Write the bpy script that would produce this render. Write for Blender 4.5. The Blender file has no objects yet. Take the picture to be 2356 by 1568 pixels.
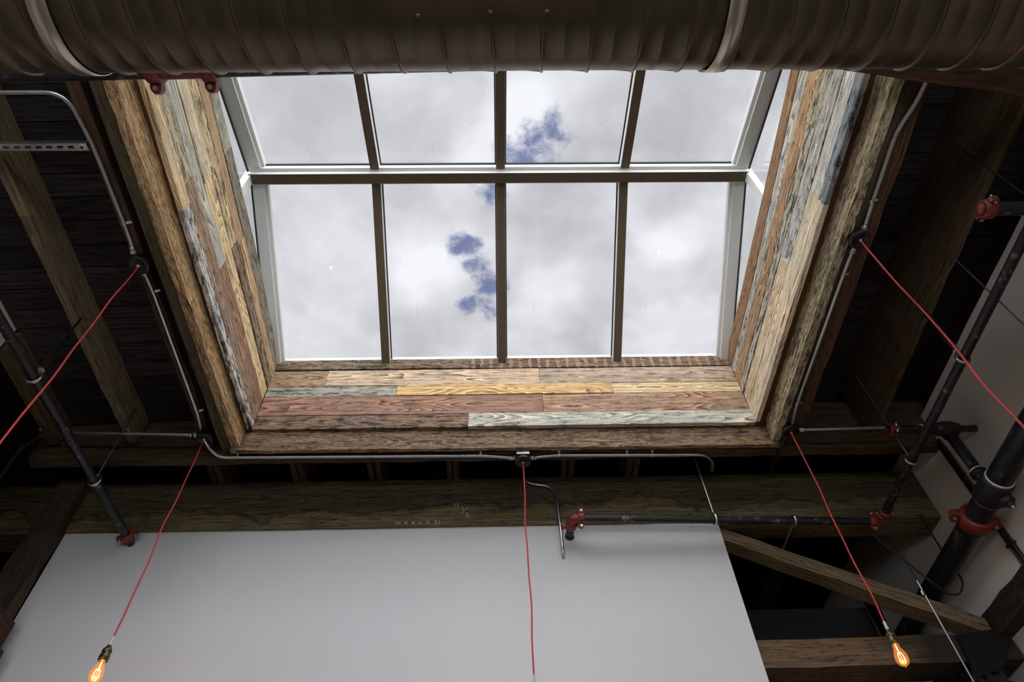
import bpy, math, random
from mathutils import Vector, Matrix
random.seed(7)
S = bpy.context.scene
COL = S.collection
H = 1.6            # camera height above the floor; the builders below measure heights from the camera
# ------------------------------------------------------------------ camera
RR = Vector((0.99965187, -0.00553886, -0.02579632))
DD = Vector((-0.01132222, 0.79306069, -0.6090374))
FF = Vector((0.02383142, 0.60911745, 0.79272189))
FPX = 1571.47
cd = bpy.data.cameras.new('camera'); cd.sensor_width = 36; cd.lens = FPX / 2356 * 36; cd.clip_start = .05
cam = bpy.data.objects.new('camera', cd); COL.objects.link(cam)
m = Matrix.Identity(4)
for i in range(3):
    m[i][0] = RR[i]; m[i][1] = -DD[i]; m[i][2] = -FF[i]
m[2][3] = H
cam.matrix_world = m
S.camera = cam

def ray(x, y): return RR * (x - 1178) + DD * (y - 784) + FF * FPX
def onX(x, y, v): d = ray(x, y); return d * (v / d.x)
def onY(x, y, v): d = ray(x, y); return d * (v / d.y)
def onZ(x, y, v): d = ray(x, y); return d * (v / d.z)
V = Vector
def C(r, g, b, k=1.0):
    f = lambda c: ((c / 255 + .055) / 1.055) ** 2.4 if c > 10.3 else c / 255 / 12.92
    return (f(r) * k, f(g) * k, f(b) * k, 1)

# ------------------------------------------------------------------ materials
def mat(name):
    mt = bpy.data.materials.new(name); mt.use_nodes = True
    nt = mt.node_tree; nt.nodes.clear()
    out = nt.nodes.new('ShaderNodeOutputMaterial')
    return mt, nt, out
class N:
    def __init__(s, nt): s.nt = nt
    def n(s, t, **kw):
        x = s.nt.nodes.new('ShaderNode' + t)
        for k, v in kw.items(): setattr(x, k, v)
        return x
    def l(s, a, b): s.nt.links.new(a, b)
    def put(s, sock, v):
        if hasattr(v, 'is_output'): s.l(v, sock)
        else: sock.default_value = v
    def math(s, op, a, b=None, c=None, clamp=False):
        x = s.n('Math', operation=op, use_clamp=clamp); s.put(x.inputs[0], a)
        if b is not None: s.put(x.inputs[1], b)
        if c is not None: s.put(x.inputs[2], c)
        return x.outputs[0]
    def vec(s, op, a, b=None):
        x = s.n('VectorMath', operation=op); s.put(x.inputs[0], a)
        if b is not None: s.put(x.inputs[1], b)
        return x.outputs[1] if op in ('DISTANCE', 'LENGTH', 'DOT_PRODUCT') else x.outputs[0]
    def noise(s, vec, scale, detail=4, rough=.55, dist=0, dim='3D'):
        x = s.n('TexNoise', noise_dimensions=dim); s.l(vec, x.inputs['Vector'])
        x.inputs['Scale'].default_value = scale; x.inputs['Detail'].default_value = detail
        x.inputs['Roughness'].default_value = rough; x.inputs['Distortion'].default_value = dist
        return x.outputs[0]
    def ramp(s, f, a, b, lo=0., hi=1.):
        x = s.n('MapRange', interpolation_type='SMOOTHSTEP'); s.put(x.inputs[0], f)
        for i, v in enumerate((a, b, lo, hi)): x.inputs[1 + i].default_value = v
        return x.outputs[0]
    def mix(s, f, a, b, mode='MIX'):
        x = s.n('Mix', data_type='RGBA', blend_type=mode)
        s.put(x.inputs[0], f); s.put(x.inputs[6], a); s.put(x.inputs[7], b)
        return x.outputs[2]
    def scale(s, vec, v):
        x = s.n('Mapping'); s.l(vec, x.inputs[0]); x.inputs[3].default_value = v
        return x.outputs[0]
    def bump(s, h, strength=.4, dist=.01):
        x = s.n('Bump'); x.inputs['Strength'].default_value = strength; x.inputs['Distance'].default_value = dist
        s.l(h, x.inputs['Height']); return x.outputs[0]
def principled(g, out, col, rough=.6, metal=0., normal=None, spec=.5, coat=0):
    b = g.n('BsdfPrincipled'); g.put(b.inputs['Base Color'], col); g.put(b.inputs['Roughness'], rough)
    g.put(b.inputs['Metallic'], metal); b.inputs['Specular IOR Level'].default_value = spec
    if normal is not None: g.l(normal, b.inputs['Normal'])
    g.l(b.outputs[0], out.inputs[0]); return b

def wood(name, grain=.5, streak=.5, ring=.35, mottle=.4, saw=0., rough=.8, bump=.5, ghost=False, hewn=0., gain=1.75, lite=False):
    mt, nt, out = mat(name); g = N(nt)
    at = g.n('Attribute', attribute_name='Col'); uv = g.n('UVMap', uv_map='UVMap').outputs[0]
    col = at.outputs['Color']; pat = at.outputs['Alpha']
    warp = g.noise(g.scale(uv, (2.2, 7, 1)), 1, 1)
    cmb = g.n('CombineXYZ'); g.l(g.math('MULTIPLY', g.math('SUBTRACT', warp, .5), .035), cmb.inputs[1])
    wv = g.vec('ADD', uv, cmb.outputs[0])
    mid = g.noise(g.scale(wv, (2.6, 60, 1)), 1, 2 if lite else 4, .68); fine = mid
    cg = g.noise(g.scale(uv, (.95, 6.5, 1)), 1, 1, .4)        # flat-sawn figure: contours of a slow field
    rgf = g.math('FRACT', g.math('MULTIPLY', cg, 26 if not lite else 16))
    rgf = g.math('MULTIPLY', g.math('SUBTRACT', .5, rgf), g.ramp(warp, .40, .62, .25, 1.5))
    blot = g.noise(g.scale(uv, (3.2, 9, 1)), 1, 4, .64); blot2 = blot if lite else g.noise(g.scale(uv, (9, 30, 1)), 1, 4, .7)
    f = g.math('ADD', g.math('MULTIPLY', g.math('SUBTRACT', fine, .5), grain * 1.6), 1)
    f = g.math('ADD', f, g.math('MULTIPLY', g.math('SUBTRACT', mid, .5), grain * 2.0))
    f = g.math('ADD', f, g.math('MULTIPLY', rgf, ring))
    f = g.math('ADD', f, g.math('MULTIPLY', g.math('SUBTRACT', blot, .5), mottle * 2.2))
    # dark checks and pits
    chk = g.ramp(g.noise(g.scale(wv, (14, 110, 1)), 1, 1 if lite else 2, .5), .60, .70)
    f = g.math('SUBTRACT', f, g.math('MULTIPLY', g.math('MULTIPLY', chk, g.math('ADD', pat, .25)), streak * 1.4))
    # weathered black mottling, board by board
    mot = g.math('MULTIPLY', g.ramp(blot2, .44, .60), pat)
    f = g.math('SUBTRACT', f, g.math('MULTIPLY', mot, .6))
    h = mid
    if saw:
        sw = g.n('TexWave', wave_type='BANDS', bands_direction='DIAGONAL'); g.l(g.scale(uv, (60, 60, 1)), sw.inputs[0])
        sw.inputs['Scale'].default_value = 1.1; sw.inputs['Distortion'].default_value = 2.5
        smk = g.math('MULTIPLY', sw.outputs['Fac'], g.ramp(blot, .45, .6))
        f = g.math('SUBTRACT', f, g.math('MULTIPLY', smk, saw))
    if hewn:
        vn = g.n('TexVoronoi', feature='DISTANCE_TO_EDGE')
        wob = g.noise(g.scale(uv, (9, 22, 1)), 1, 3)
        cm2 = g.n('CombineXYZ'); g.l(g.math('MULTIPLY', wob, .9), cm2.inputs[0]); g.l(g.math('MULTIPLY', wob, .5), cm2.inputs[1])
        g.l(g.vec('ADD', g.scale(uv, (14, 26, 1)), cm2.outputs[0]), vn.inputs['Vector'])
        ed = g.ramp(vn.outputs['Distance'], 0, .09, 1, 0)
        hi = g.noise(g.scale(uv, (26, 70, 1)), 1, 4, .7)
        f = g.math('ADD', f, g.math('MULTIPLY', g.math('SUBTRACT', hi, .52), hewn * 3.2))
        f = g.math('ADD', f, g.math('MULTIPLY', g.math('MULTIPLY', ed, g.ramp(blot, .45, .62)), hewn * .35))
        h = hi
    if not lite:
        grit = g.noise(g.scale(uv, (150, 190, 1)), 1, 1, .7)
        f = g.math('ADD', f, g.math('MULTIPLY', g.math('SUBTRACT', grit, .5), .9))
        fl = g.ramp(blot2, .57, .63)
        f = g.math('SUBTRACT', f, g.math('MULTIPLY', g.math('MULTIPLY', fl, g.math('ADD', pat, .10)), streak * .6))
    if hewn: f = g.math('SUBTRACT', f, .10)
    f = g.math('ADD', g.math('MULTIPLY', g.math('SUBTRACT', f, .9), gain), .9)
    f = g.math('MAXIMUM', f, .09)
    cc = g.n('CombineColor')
    for i in range(3): g.l(f, cc.inputs[i])
    c = g.mix(1., col, cc.outputs[0], 'MULTIPLY')
    # hue drift along the board: silvered weathering against raw brown
    dr = warp
    c = g.mix(g.ramp(dr, .42, .68, 0, .35), c, g.mix(1., c, (1.15, .98, .80, 1), 'MULTIPLY'))
    c = g.mix(g.ramp(blot, .52, .7, 0, .32), c, g.mix(1., c, (.80, .92, 1.08, 1), 'MULTIPLY'))
    # knots and nail holes
    if lite: principled(g, out, c, rough, 0, None, .3); return mt
    vk = g.n('TexVoronoi', feature='F1'); g.l(g.scale(uv, (3.1, 9.3, 1)), vk.inputs['Vector']); vk.inputs['Randomness'].default_value = 1
    kn = g.ramp(vk.outputs['Distance'], .035, .075, 1, 0)
    c = g.mix(g.math('MULTIPLY', kn, .75), c, (.012, .009, .007, 1))
    if ghost:   # pale plaster left between the laths
        wv2 = g.n('TexWave', wave_type='BANDS', bands_direction='X'); g.l(g.scale(uv, (1, .35, 1)), wv2.inputs[0])
        wv2.inputs['Scale'].default_value = 4.6; wv2.inputs['Distortion'].default_value = 2.2; wv2.inputs['Detail Scale'].default_value = 3
        gm = g.math('MULTIPLY', g.ramp(wv2.outputs['Fac'], .62, .75), g.ramp(g.noise(g.scale(uv, (22, 30, 1)), 1, 3), .36, .5))
        c = g.mix(g.math('MULTIPLY', gm, .75), c, C(150, 141, 120))
    if hewn:   # pale torn chips in the hewn face
        c = g.mix(g.ramp(hi, .57, .66, 0, .65), c, g.mix(1., col, (1.5, 1.5, 1.5, 1), 'MULTIPLY'))
    principled(g, out, c, rough, 0, g.bump(h, bump, .004), .3)
    return mt

def plain(name, col, rough=.6, metal=0., var=.15, scale=40, bump=0., dirt=None, spec=.5):
    mt, nt, out = mat(name); g = N(nt)
    tc = g.n('TexCoord').outputs['Object']
    n1 = g.noise(tc, scale, 5, .6); n2 = g.noise(tc, scale * .13, 4, .6)
    k = g.math('ADD', 1 - var, g.math('MULTIPLY', g.math('ADD', n1, n2), var))
    cc = g.n('CombineColor')
    for i in range(3): g.l(k, cc.inputs[i])
    c = g.mix(1., col, cc.outputs[0], 'MULTIPLY')
    if dirt:
        c = g.mix(g.ramp(g.noise(tc, scale * .7, 6, .7), .57, .66, 0, dirt[1]), c, dirt[0])
    r = g.math('ADD', rough - .08, g.math('MULTIPLY', n1, .16))
    principled(g, out, c, r, metal, g.bump(n1, bump, .002) if bump else None, spec)
    return mt

M = {}
M['plank'] = wood('reclaimed_plank', .34, .55, .42, .30, saw=.22)
M['ghost'] = wood('lath_marked_plank', .5, .6, .3, .5, ghost=True, bump=.8)
M['hewn'] = wood('rough_hewn_timber', .5, .45, .35, .30, hewn=.5, bump=.9, gain=1.35)
M['timber'] = wood('dark_old_timber', .45, .5, .2, .6, saw=.18, rough=.85, lite=True, gain=1.25)
def header_mat():
    mt = wood('stained_painted_light_header', .45, .5, .2, .6, saw=.1, rough=.85, lite=True, gain=1.25); nt = mt.node_tree; g = N(nt)
    b = next(n for n in nt.nodes if n.type == 'BSDF_PRINCIPLED'); src = b.inputs['Base Color'].links[0].from_socket
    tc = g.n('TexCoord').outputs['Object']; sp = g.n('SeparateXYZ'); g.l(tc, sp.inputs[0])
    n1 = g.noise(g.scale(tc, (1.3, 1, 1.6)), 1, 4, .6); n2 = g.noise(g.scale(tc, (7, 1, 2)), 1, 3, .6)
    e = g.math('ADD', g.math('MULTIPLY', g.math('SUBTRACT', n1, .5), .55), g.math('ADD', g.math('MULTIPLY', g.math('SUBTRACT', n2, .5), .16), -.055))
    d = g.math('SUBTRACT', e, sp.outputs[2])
    lit_stain = g.ramp(d, -.01, .05); tide = g.math('MULTIPLY', g.ramp(d, -.012, -.002), g.ramp(d, .008, .0))
    c = g.mix(lit_stain, src, g.mix(1., src, (1.75, 1.72, 1.6, 1), 'MULTIPLY')); c = g.mix(g.math('MULTIPLY', tide, .6), c, (.01, .009, .007, 1))  # water stain and tide line; its lift also paints skylight on the lower face
    g.l(c, b.inputs['Base Color']); return mt
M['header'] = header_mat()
def end_dark_mat():
    mt = wood('end_darkened_timber', .45, .5, .2, .6, saw=.18, rough=.85, lite=True, gain=1.25); nt = mt.node_tree; g = N(nt)
    b = next(n for n in nt.nodes if n.type == 'BSDF_PRINCIPLED'); src = b.inputs['Base Color'].links[0].from_socket
    tc = g.n('TexCoord').outputs['Object']; sp = g.n('SeparateXYZ'); g.l(tc, sp.inputs[0])
    e = g.math('ADD', sp.outputs[0], g.math('MULTIPLY', g.math('SUBTRACT', g.noise(tc, 7, 4, .65), .5), .45))
    g.l(g.mix(g.ramp(e, -.05, .42, 0, .88), src, (.008, .0075, .007, 1)), b.inputs['Base Color']); return mt  # timber blends to near black toward its right end
M['end_dark'] = end_dark_mat()
M['deck'] = wood('sooty_deck_board', .5, .4, .2, .8, rough=.9, lite=True)
M['drywall'] = plain('painted_drywall', C(207, 209, 211), .62, 0, .05, 6, .06)
M['plaster'] = plain('grey_skimmed_plaster', C(214, 208, 200), .32, 0, .30, 3, .15)
M['dark_wall'] = plain('dark_painted_wall', C(58, 57, 58), .8, 0, .35, 4)
M['floor'] = plain('worn_concrete_floor', C(128, 122, 114), .5, 0, .3, 5)
M['frame'] = plain('white_painted_aluminium', C(226, 228, 224), .45, 0, .06, 12)
M['bronze'] = plain('bronze_bar_cap', C(92, 80, 62), .55, 0, .12, 20)
M['gasket'] = plain('black_glazing_gasket', C(22, 22, 24), .6, 0, .1, 30)
M['black_pipe'] = plain('black_steel_pipe', C(40, 40, 43), .38, .35, .35, 26, .15, (C(150, 148, 145), .55))
M['cast'] = plain('black_cast_iron', C(34, 34, 36), .5, .2, .3, 30, .3)
M['red'] = plain('red_oxide_paint', C(118, 38, 30), .42, 0, .35, 60, .2, (C(190, 150, 140), .25))
M['zinc'] = plain('zinc_plated_steel', C(200, 202, 204), .30, .95, .15, 40)
M['conduit'] = plain('galvanised_conduit', C(196, 198, 200), .30, .95, .18, 18)
M['canopy'] = plain('black_enamel_canopy', C(30, 29, 28), .38, .1, .2, 40)
M['brass'] = plain('dark_bronze_socket', C(96, 84, 60), .34, .85, .25, 60)
M['cord'] = plain('red_cloth_cord', C(196, 62, 62), .75, 0, .25, 300, .3)
M['sleeve'] = plain('white_cord_sleeve', C(200, 198, 196), .5, 0, .1, 50)
M['chalk'] = plain('white_chalk', C(190, 186, 172), .95, 0, .3, 200)
M['white_paint'] = plain('white_paint_ring', C(205, 200, 192), .6, 0, .12, 60)
M['cable'] = plain('black_cable', C(12, 12, 13), .8, 0, .1, 60)
M['lettering'] = plain('stencil_lettering_paint', C(128, 126, 124), .7, 0, .3, 200)

def duct_mat():
    mt, nt, out = mat('galvanised_spiral_duct'); g = N(nt)
    tc = g.n('TexCoord').outputs['Object']
    st = g.noise(g.scale(tc, (26, 1.2, 1.2)), 1, 5, .65)       # smears running round the pipe
    bl = g.noise(g.scale(tc, (3, 5, 5)), 1, 6, .65)
    k = g.math('ADD', .35, g.math('ADD', g.math('MULTIPLY', st, .75), g.math('MULTIPLY', bl, .55)))
    cc = g.n('CombineColor')
    for i in range(3): g.l(k, cc.inputs[i])
    c = g.mix(1., C(98, 87, 74), cc.outputs[0], 'MULTIPLY')
    r = g.math('ADD', .24, g.math('MULTIPLY', bl, .3))
    principled(g, out, c, r, .88, g.bump(bl, .05, .004)); return mt
M['duct'] = duct_mat()
M['strap'] = plain('bright_duct_strap', C(205, 196, 182), .34, 1., .12, 30)
M['register'] = plain('dull_brown_saddle_plate', C(70, 56, 44), .6, .4, .3, 20)

def glass_mat(name, tint, dirt):
    mt, nt, out = mat(name); g = N(nt)
    tr = g.n('BsdfTransparent'); tr.inputs[0].default_value = tint
    gl = g.n('BsdfGlossy'); gl.inputs['Roughness'].default_value = .02
    fr = g.n('Fresnel'); fr.inputs[0].default_value = 1.45
    mx = g.n('MixShader'); g.l(g.math('MULTIPLY', fr.outputs[0], .25), mx.inputs[0]); g.l(tr.outputs[0], mx.inputs[1]); g.l(gl.outputs[0], mx.inputs[2])
    res = mx.outputs[0]
    if dirt:
        tc = g.n('TexCoord').outputs['Object']
        spots = g.ramp(g.noise(g.scale(tc, (9, 5, 5)), 3.2, 4, .72), .675, .74)
        drip = g.ramp(g.noise(g.scale(tc, (30, 2.5, 2.5)), 1.1, 5, .7), .62, .74)
        dm = g.math('MAXIMUM', g.math('MULTIPLY', spots, .28), g.math('MULTIPLY', drip, .10))
        df = g.n('BsdfTransparent'); df.inputs[0].default_value = C(120, 122, 120)
        m2 = g.n('MixShader'); g.l(dm, m2.inputs[0]); g.l(res, m2.inputs[1]); g.l(df.outputs[0], m2.inputs[2]); res = m2.outputs[0]
    g.l(res, out.inputs[0]); return mt
M['glass'] = glass_mat('skylight_glass', (.97, .975, .98, 1), True)
M['clear'] = glass_mat('clear_glass', (.99, .99, .99, 1), False)
def bulb_mat():
    mt, nt, out = mat('amber_lit_bulb_glass'); g = N(nt)
    tr = g.n('BsdfTransparent'); tr.inputs[0].default_value = (1, .78, .55, 1)
    em = g.n('Emission'); em.inputs[0].default_value = (1, .33, .08, 1); em.inputs[1].default_value = .30
    lw = g.n('LayerWeight'); lw.inputs[0].default_value = .35
    gl = g.n('BsdfGlossy'); gl.inputs['Roughness'].default_value = .05
    a = g.n('AddShader'); g.l(tr.outputs[0], a.inputs[0]); g.l(em.outputs[0], a.inputs[1])
    mx = g.n('MixShader'); g.l(g.math('MULTIPLY', lw.outputs['Facing'], .25), mx.inputs[0]); g.l(a.outputs[0], mx.inputs[1]); g.l(gl.outputs[0], mx.inputs[2])
    g.l(mx.outputs[0], out.inputs[0]); return mt
M['bulb'] = bulb_mat()
def emis(name, col, s):
    mt, nt, out = mat(name); g = N(nt); e = g.n('Emission'); e.inputs[0].default_value = col; e.inputs[1].default_value = s
    g.l(e.outputs[0], out.inputs[0]); return mt
M['filament'] = emis('glowing_filament', (1, .62, .25, 1), 11)

# ------------------------------------------------------------------ mesh builder
class MB:
    def __init__(s): s.v = []; s.f = []; s.uv = []; s.col = []; s.sm = []
    def face(s, pts, uv=None, col=(.5, .5, .5, 0), smooth=False):
        b = len(s.v); s.v += [V(p) for p in pts]; s.f.append(tuple(range(b, b + len(pts))))
        s.uv += list(uv) if uv else [(0, 0)] * len(pts); s.col += [col] * len(pts); s.sm.append(smooth)
    def grid(s, rows, closed=False, smooth=True, col=(.5, .5, .5, 0)):
        b = len(s.v); n = len(rows[0])
        for r in rows: s.v += [V(p) for p in r]
        for i in range(len(rows) - 1):
            for j in range(n if closed else n - 1):
                k = (j + 1) % n
                s.f.append((b + i * n + j, b + i * n + k, b + (i + 1) * n + k, b + (i + 1) * n + j))
                s.uv += [(0, 0)] * 4; s.col += [col] * 4; s.sm.append(smooth)
    def cap(s, ring, col=(.5, .5, .5, 0)): s.face(ring, None, col, False)
    def tube(s, pts, r, n=12, caps=True, col=(.5, .5, .5, 0)):
        pts = [V(p) for p in pts]; t = (pts[1] - pts[0]).normalized()
        a = t.orthogonal().normalized(); rows = []
        for i, p in enumerate(pts):
            t2 = (pts[min(i + 1, len(pts) - 1)] - pts[max(i - 1, 0)]).normalized()
            a = (a - t2 * a.dot(t2)).normalized(); bb = t2.cross(a)
            rr = r[i] if isinstance(r, (list, tuple)) else r
            rows.append([p + (a * math.cos(2 * math.pi * k / n) + bb * math.sin(2 * math.pi * k / n)) * rr for k in range(n)])
        s.grid(rows, True, True, col)
        if caps: s.cap(rows[0][::-1], col); s.cap(rows[-1], col)
    def lathe(s, o, ax, prof, n=24, caps=True):
        ax = V(ax).normalized(); a = ax.orthogonal().normalized(); b = ax.cross(a); o = V(o)
        rows = [[o + ax * h + (a * math.cos(2 * math.pi * k / n) + b * math.sin(2 * math.pi * k / n)) * max(r, 1e-4) for k in range(n)] for r, h in prof]
        s.grid(rows, True, True)
        if caps: s.cap(rows[0][::-1]); s.cap(rows[-1])
    def box(s, lo, hi, bev=0):
        x0, y0, z0 = lo; x1, y1, z1 = hi
        P = lambda a, b, c: (x1 if a else x0, y1 if b else y0, z1 if c else z0)
        for q in ((0, 0, 0, 0, 1, 0, 1, 1, 0, 1, 0, 0), (0, 0, 1, 1, 0, 1, 1, 1, 1, 0, 1, 1), (0, 0, 0, 1, 0, 0, 1, 0, 1, 0, 0, 1),
                  (0, 1, 0, 0, 1, 1, 1, 1, 1, 1, 1, 0), (0, 0, 0, 0, 0, 1, 0, 1, 1, 0, 1, 0), (1, 0, 0, 1, 1, 0, 1, 1, 1, 1, 0, 1)):
            s.face([P(*q[i:i + 3]) for i in (0, 3, 6, 9)])
    def board(s, a, b, up, w, h, col, seed=0, seg=None, jit=.002, uoff=None):
        """timber from a to b (centre of its lower face); h along up, w across"""
        rnd = random.Random(seed); a = V(a); b = V(b); L = (b - a).length; d = (b - a) / L
        up = V(up); up = (up - d * up.dot(d)).normalized(); sd = d.cross(up)
        seg = seg or max(2, int(L / .12)); u0 = uoff if uoff is not None else rnd.uniform(0, 40); v0 = rnd.uniform(0, 40)
        rows = []
        for i in range(seg + 1):
            c = a + d * L * i / seg; R = []
            for (q, z) in ((-.5, 0), (.5, 0), (.5, 1), (-.5, 1)):
                R.append(c + sd * (q * w + rnd.gauss(0, jit)) + up * (z * h + rnd.gauss(0, jit)))
            rows.append(R)
        vv = [0, w, w + h, 2 * w + h, 2 * w + 2 * h]
        for i in range(seg):
            for j in range(4):
                k = (j + 1) % 4; ua, ub = u0 + L * i / seg, u0 + L * (i + 1) / seg
                s.face((rows[i][j], rows[i][k], rows[i + 1][k], rows[i + 1][j]),
                       ((ua, v0 + vv[j]), (ua, v0 + vv[j + 1]), (ub, v0 + vv[j + 1]), (ub, v0 + vv[j])), col)
        for R, fl in ((rows[0], 1), (rows[-1], 0)):
            q = [(u0, v0), (u0, v0 + w), (u0 + h, v0 + w), (u0 + h, v0)]
            s.face(R[::-1] if fl else R, q, col)

ORG = {}
def obj(name, mb, material, parent=None, origin=None):
    if not isinstance(mb, MB): raise TypeError
    if origin is None:
        lo = [min(v[i] for v in mb.v) for i in range(3)]; hi = [max(v[i] for v in mb.v) for i in range(3)]
        origin = V(((lo[0] + hi[0]) / 2, (lo[1] + hi[1]) / 2, (lo[2] + hi[2]) / 2))
    origin = V(origin)
    me = bpy.data.meshes.new(name); me.from_pydata([v - origin for v in mb.v], [], mb.f)
    ul = me.uv_layers.new(name='UVMap'); ul.data.foreach_set('uv', [c for u in mb.uv for c in u])
    ca = me.color_attributes.new('Col', 'FLOAT_COLOR', 'CORNER'); ca.data.foreach_set('color', [c for q in mb.col for c in q])
    me.polygons.foreach_set('use_smooth', mb.sm)
    mds = material if isinstance(material, list) else [material]
    for x in mds: me.materials.append(x)
    me.validate(); me.update()
    o = bpy.data.objects.new(name, me); COL.objects.link(o)
    ORG[o.name] = origin
    if parent: o.parent = parent; o.location = origin - ORG[parent.name]
    else: o.location = origin + V((0, 0, H))
    return o
def thing(name, origin, label, cat, group=None, kind=None):
    o = bpy.data.objects.new(name, None); COL.objects.link(o); o.empty_display_size = .1
    ORG[o.name] = V(origin); o.location = V(origin) + V((0, 0, H))
    return tag(o, label, cat, group, kind)
def tag(o, label=None, cat=None, group=None, kind=None):
    if label: o['label'] = label
    if cat: o['category'] = cat
    if group: o['group'] = group
    if kind: o['kind'] = kind
    return o
def struct(name, mb, material): return tag(obj(name, mb, material), kind='structure')
def boxmb(lo, hi): b = MB(); b.box(lo, hi); return b
def smooth_path(pts, n=6):
    pts = [V(p) for p in pts]; out = []
    for i in range(len(pts) - 1):
        p0, p1, p2, p3 = pts[max(i - 1, 0)], pts[i], pts[i + 1], pts[min(i + 2, len(pts) - 1)]
        for k in range(n):
            t = k / n
            out.append(.5 * ((2 * p1) + (p2 - p0) * t + (2 * p0 - 5 * p1 + 4 * p2 - p3) * t * t + (3 * p1 - p0 - 3 * p2 + p3) * t ** 3))
    out.append(pts[-1]); return out
def fillet(pts, r, n=6):
    pts = [V(p) for p in pts]; out = [pts[0]]
    for i in range(1, len(pts) - 1):
        a, p, b = pts[i - 1], pts[i], pts[i + 1]
        q = min(r, (a - p).length * .49, (b - p).length * .49)
        s, e = p + (a - p).normalized() * q, p + (b - p).normalized() * q
        for k in range(n + 1):
            t = k / n; out.append(s * (1 - t) ** 2 + p * 2 * t * (1 - t) + e * t * t)
    out.append(pts[-1]); return out

# ------------------------------------------------------------------ the room
XL, XR = -2.83, 2.875          # side walls of the bay
YW = 3.60                      # white wall
ZF = -H
def slab(name, lo, hi, material): return struct(name, boxmb(lo, hi), material)
slab('floor', (-4.3, -5.2, ZF - .1), (4.3, 6.3, ZF), M['floor'])
slab('wall_outer_left', (-4.3, -5.2, ZF), (-4.2, 6.3, 4.0), M['dark_wall'])
slab('wall_outer_right', (4.2, -5.2, ZF), (4.3, 6.3, 4.0), M['dark_wall'])
slab('wall_outer_back', (-4.2, 6.2, ZF), (4.2, 6.3, 4.0), M['dark_wall'])
wf = MB(); WZ0, WZ1 = -.75, 1.45
fill_wins = ((-3.1, -.4), (.4, 3.1))  # unseen windows added to bring fill daylight into the room
wf.box((-4.2, -5.2, ZF), (4.2, -5.1, WZ0)); wf.box((-4.2, -5.2, WZ1), (4.2, -5.1, 4.0))
for a_, b_ in ((-4.2, -3.1), (-.4, .4), (3.1, 4.2)): wf.box((a_, -5.2, WZ0), (b_, -5.1, WZ1))
struct('wall_front', wf, M['drywall'])
for i_, (a_, b_) in enumerate(fill_wins):
    wn_ = thing(f'window_{i_ + 2}', ((a_ + b_) / 2, -5.15, WZ0), 'added unseen white framed window in the front wall, for fill daylight', 'window', kind='structure')
    q_ = MB()
    for x_ in (a_, (a_ + b_) / 2 - .03, b_ - .06): q_.box((x_, -5.18, WZ0), (x_ + .06, -5.12, WZ1))
    for z_ in (WZ0, WZ1 - .06): q_.box((a_, -5.18, z_), (b_, -5.12, z_ + .06))
    obj('window_frame', q_, M['frame'], wn_)
    q_ = MB(); q_.face([(a_, -5.15, WZ0), (b_, -5.15, WZ0), (b_, -5.15, WZ1), (a_, -5.15, WZ1)]); obj('pane', q_, M['clear'], wn_)  # frame and pane of the added unseen window
slab('wall_back', (-2.725, YW, ZF), (1.417, YW + .10, 2.80), M['drywall'])
# right wall, top edge left rough by the plasterer
def rough_wall(x0, x1, y0, y1, ztop, seed):
    rnd = random.Random(seed); b = MB(); n = 60; top = [ztop + rnd.gauss(0, .004) for _ in range(n + 1)]
    ys = [y0 + (y1 - y0) * i / n for i in range(n + 1)]
    for i in range(n):
        for x in (x0, x1):
            b.face([(x, ys[i], ZF), (x, ys[i + 1], ZF), (x, ys[i + 1], top[i + 1]), (x, ys[i], top[i])])
        b.face([(x0, ys[i], top[i]), (x1, ys[i], top[i]), (x1, ys[i + 1], top[i + 1]), (x0, ys[i + 1], top[i + 1])])
    for i in (0, n): b.face([(x0, ys[i], ZF), (x1, ys[i], ZF), (x1, ys[i], top[i]), (x0, ys[i], top[i])])
    return b
struct('wall_right', rough_wall(XR, XR + .10, -5.1, 6.2, 3.295, 3), M['plaster'])
struct('wall_left', rough_wall(XL - .10, XL, -5.1, 2.42, 3.40, 5), M['plaster'])

# roof deck, boards running left to right, opening left for the skylight
DZ = lambda x: 3.45 + .047 * (x - .06)
OX0, OX1, OY0, OY1 = -1.665, 1.812, -.32, 3.215
dks = {k: MB() for k in ('front', 'left', 'right', 'back')}; rnd = random.Random(11); y = -5.2
while y < 6.3:
    w = .135 + rnd.uniform(-.012, .012); y1 = min(y + w, 6.3)
    k = rnd.uniform(.55, 1.25); red = rnd.random() < .25
    col = C(54 if red else 46, 38 if red else 42, 41, k); col = col[:3] + (.3,)
    full = y1 < OY0 or y > OY1
    spans = [(-4.19, 4.19)] if full else [(-4.19, OX0), (OX1, 4.19)]
    for xa, xb in spans:
        dk = dks['front' if y1 < OY0 else 'back'] if full else dks['left' if xa < 0 else 'right']
        u0 = rnd.uniform(0, 30); v0 = rnd.uniform(0, 30)
        ya, yb = (y, y1)
        for (p, q, c2) in ((ya, yb - .005, col), (yb - .005, yb, (.001, .001, .001, 0))):
            dz = 0 if c2 is col else .008
            dk.face([(xa, p, DZ(xa) + dz), (xa, q, DZ(xa) + dz), (xb, q, DZ(xb) + dz), (xb, p, DZ(xb) + dz)],
                    [(u0, v0), (u0, v0 + q - p), (u0 + xb - xa, v0 + q - p), (u0 + xb - xa, v0)], c2)
    y = y1
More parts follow.
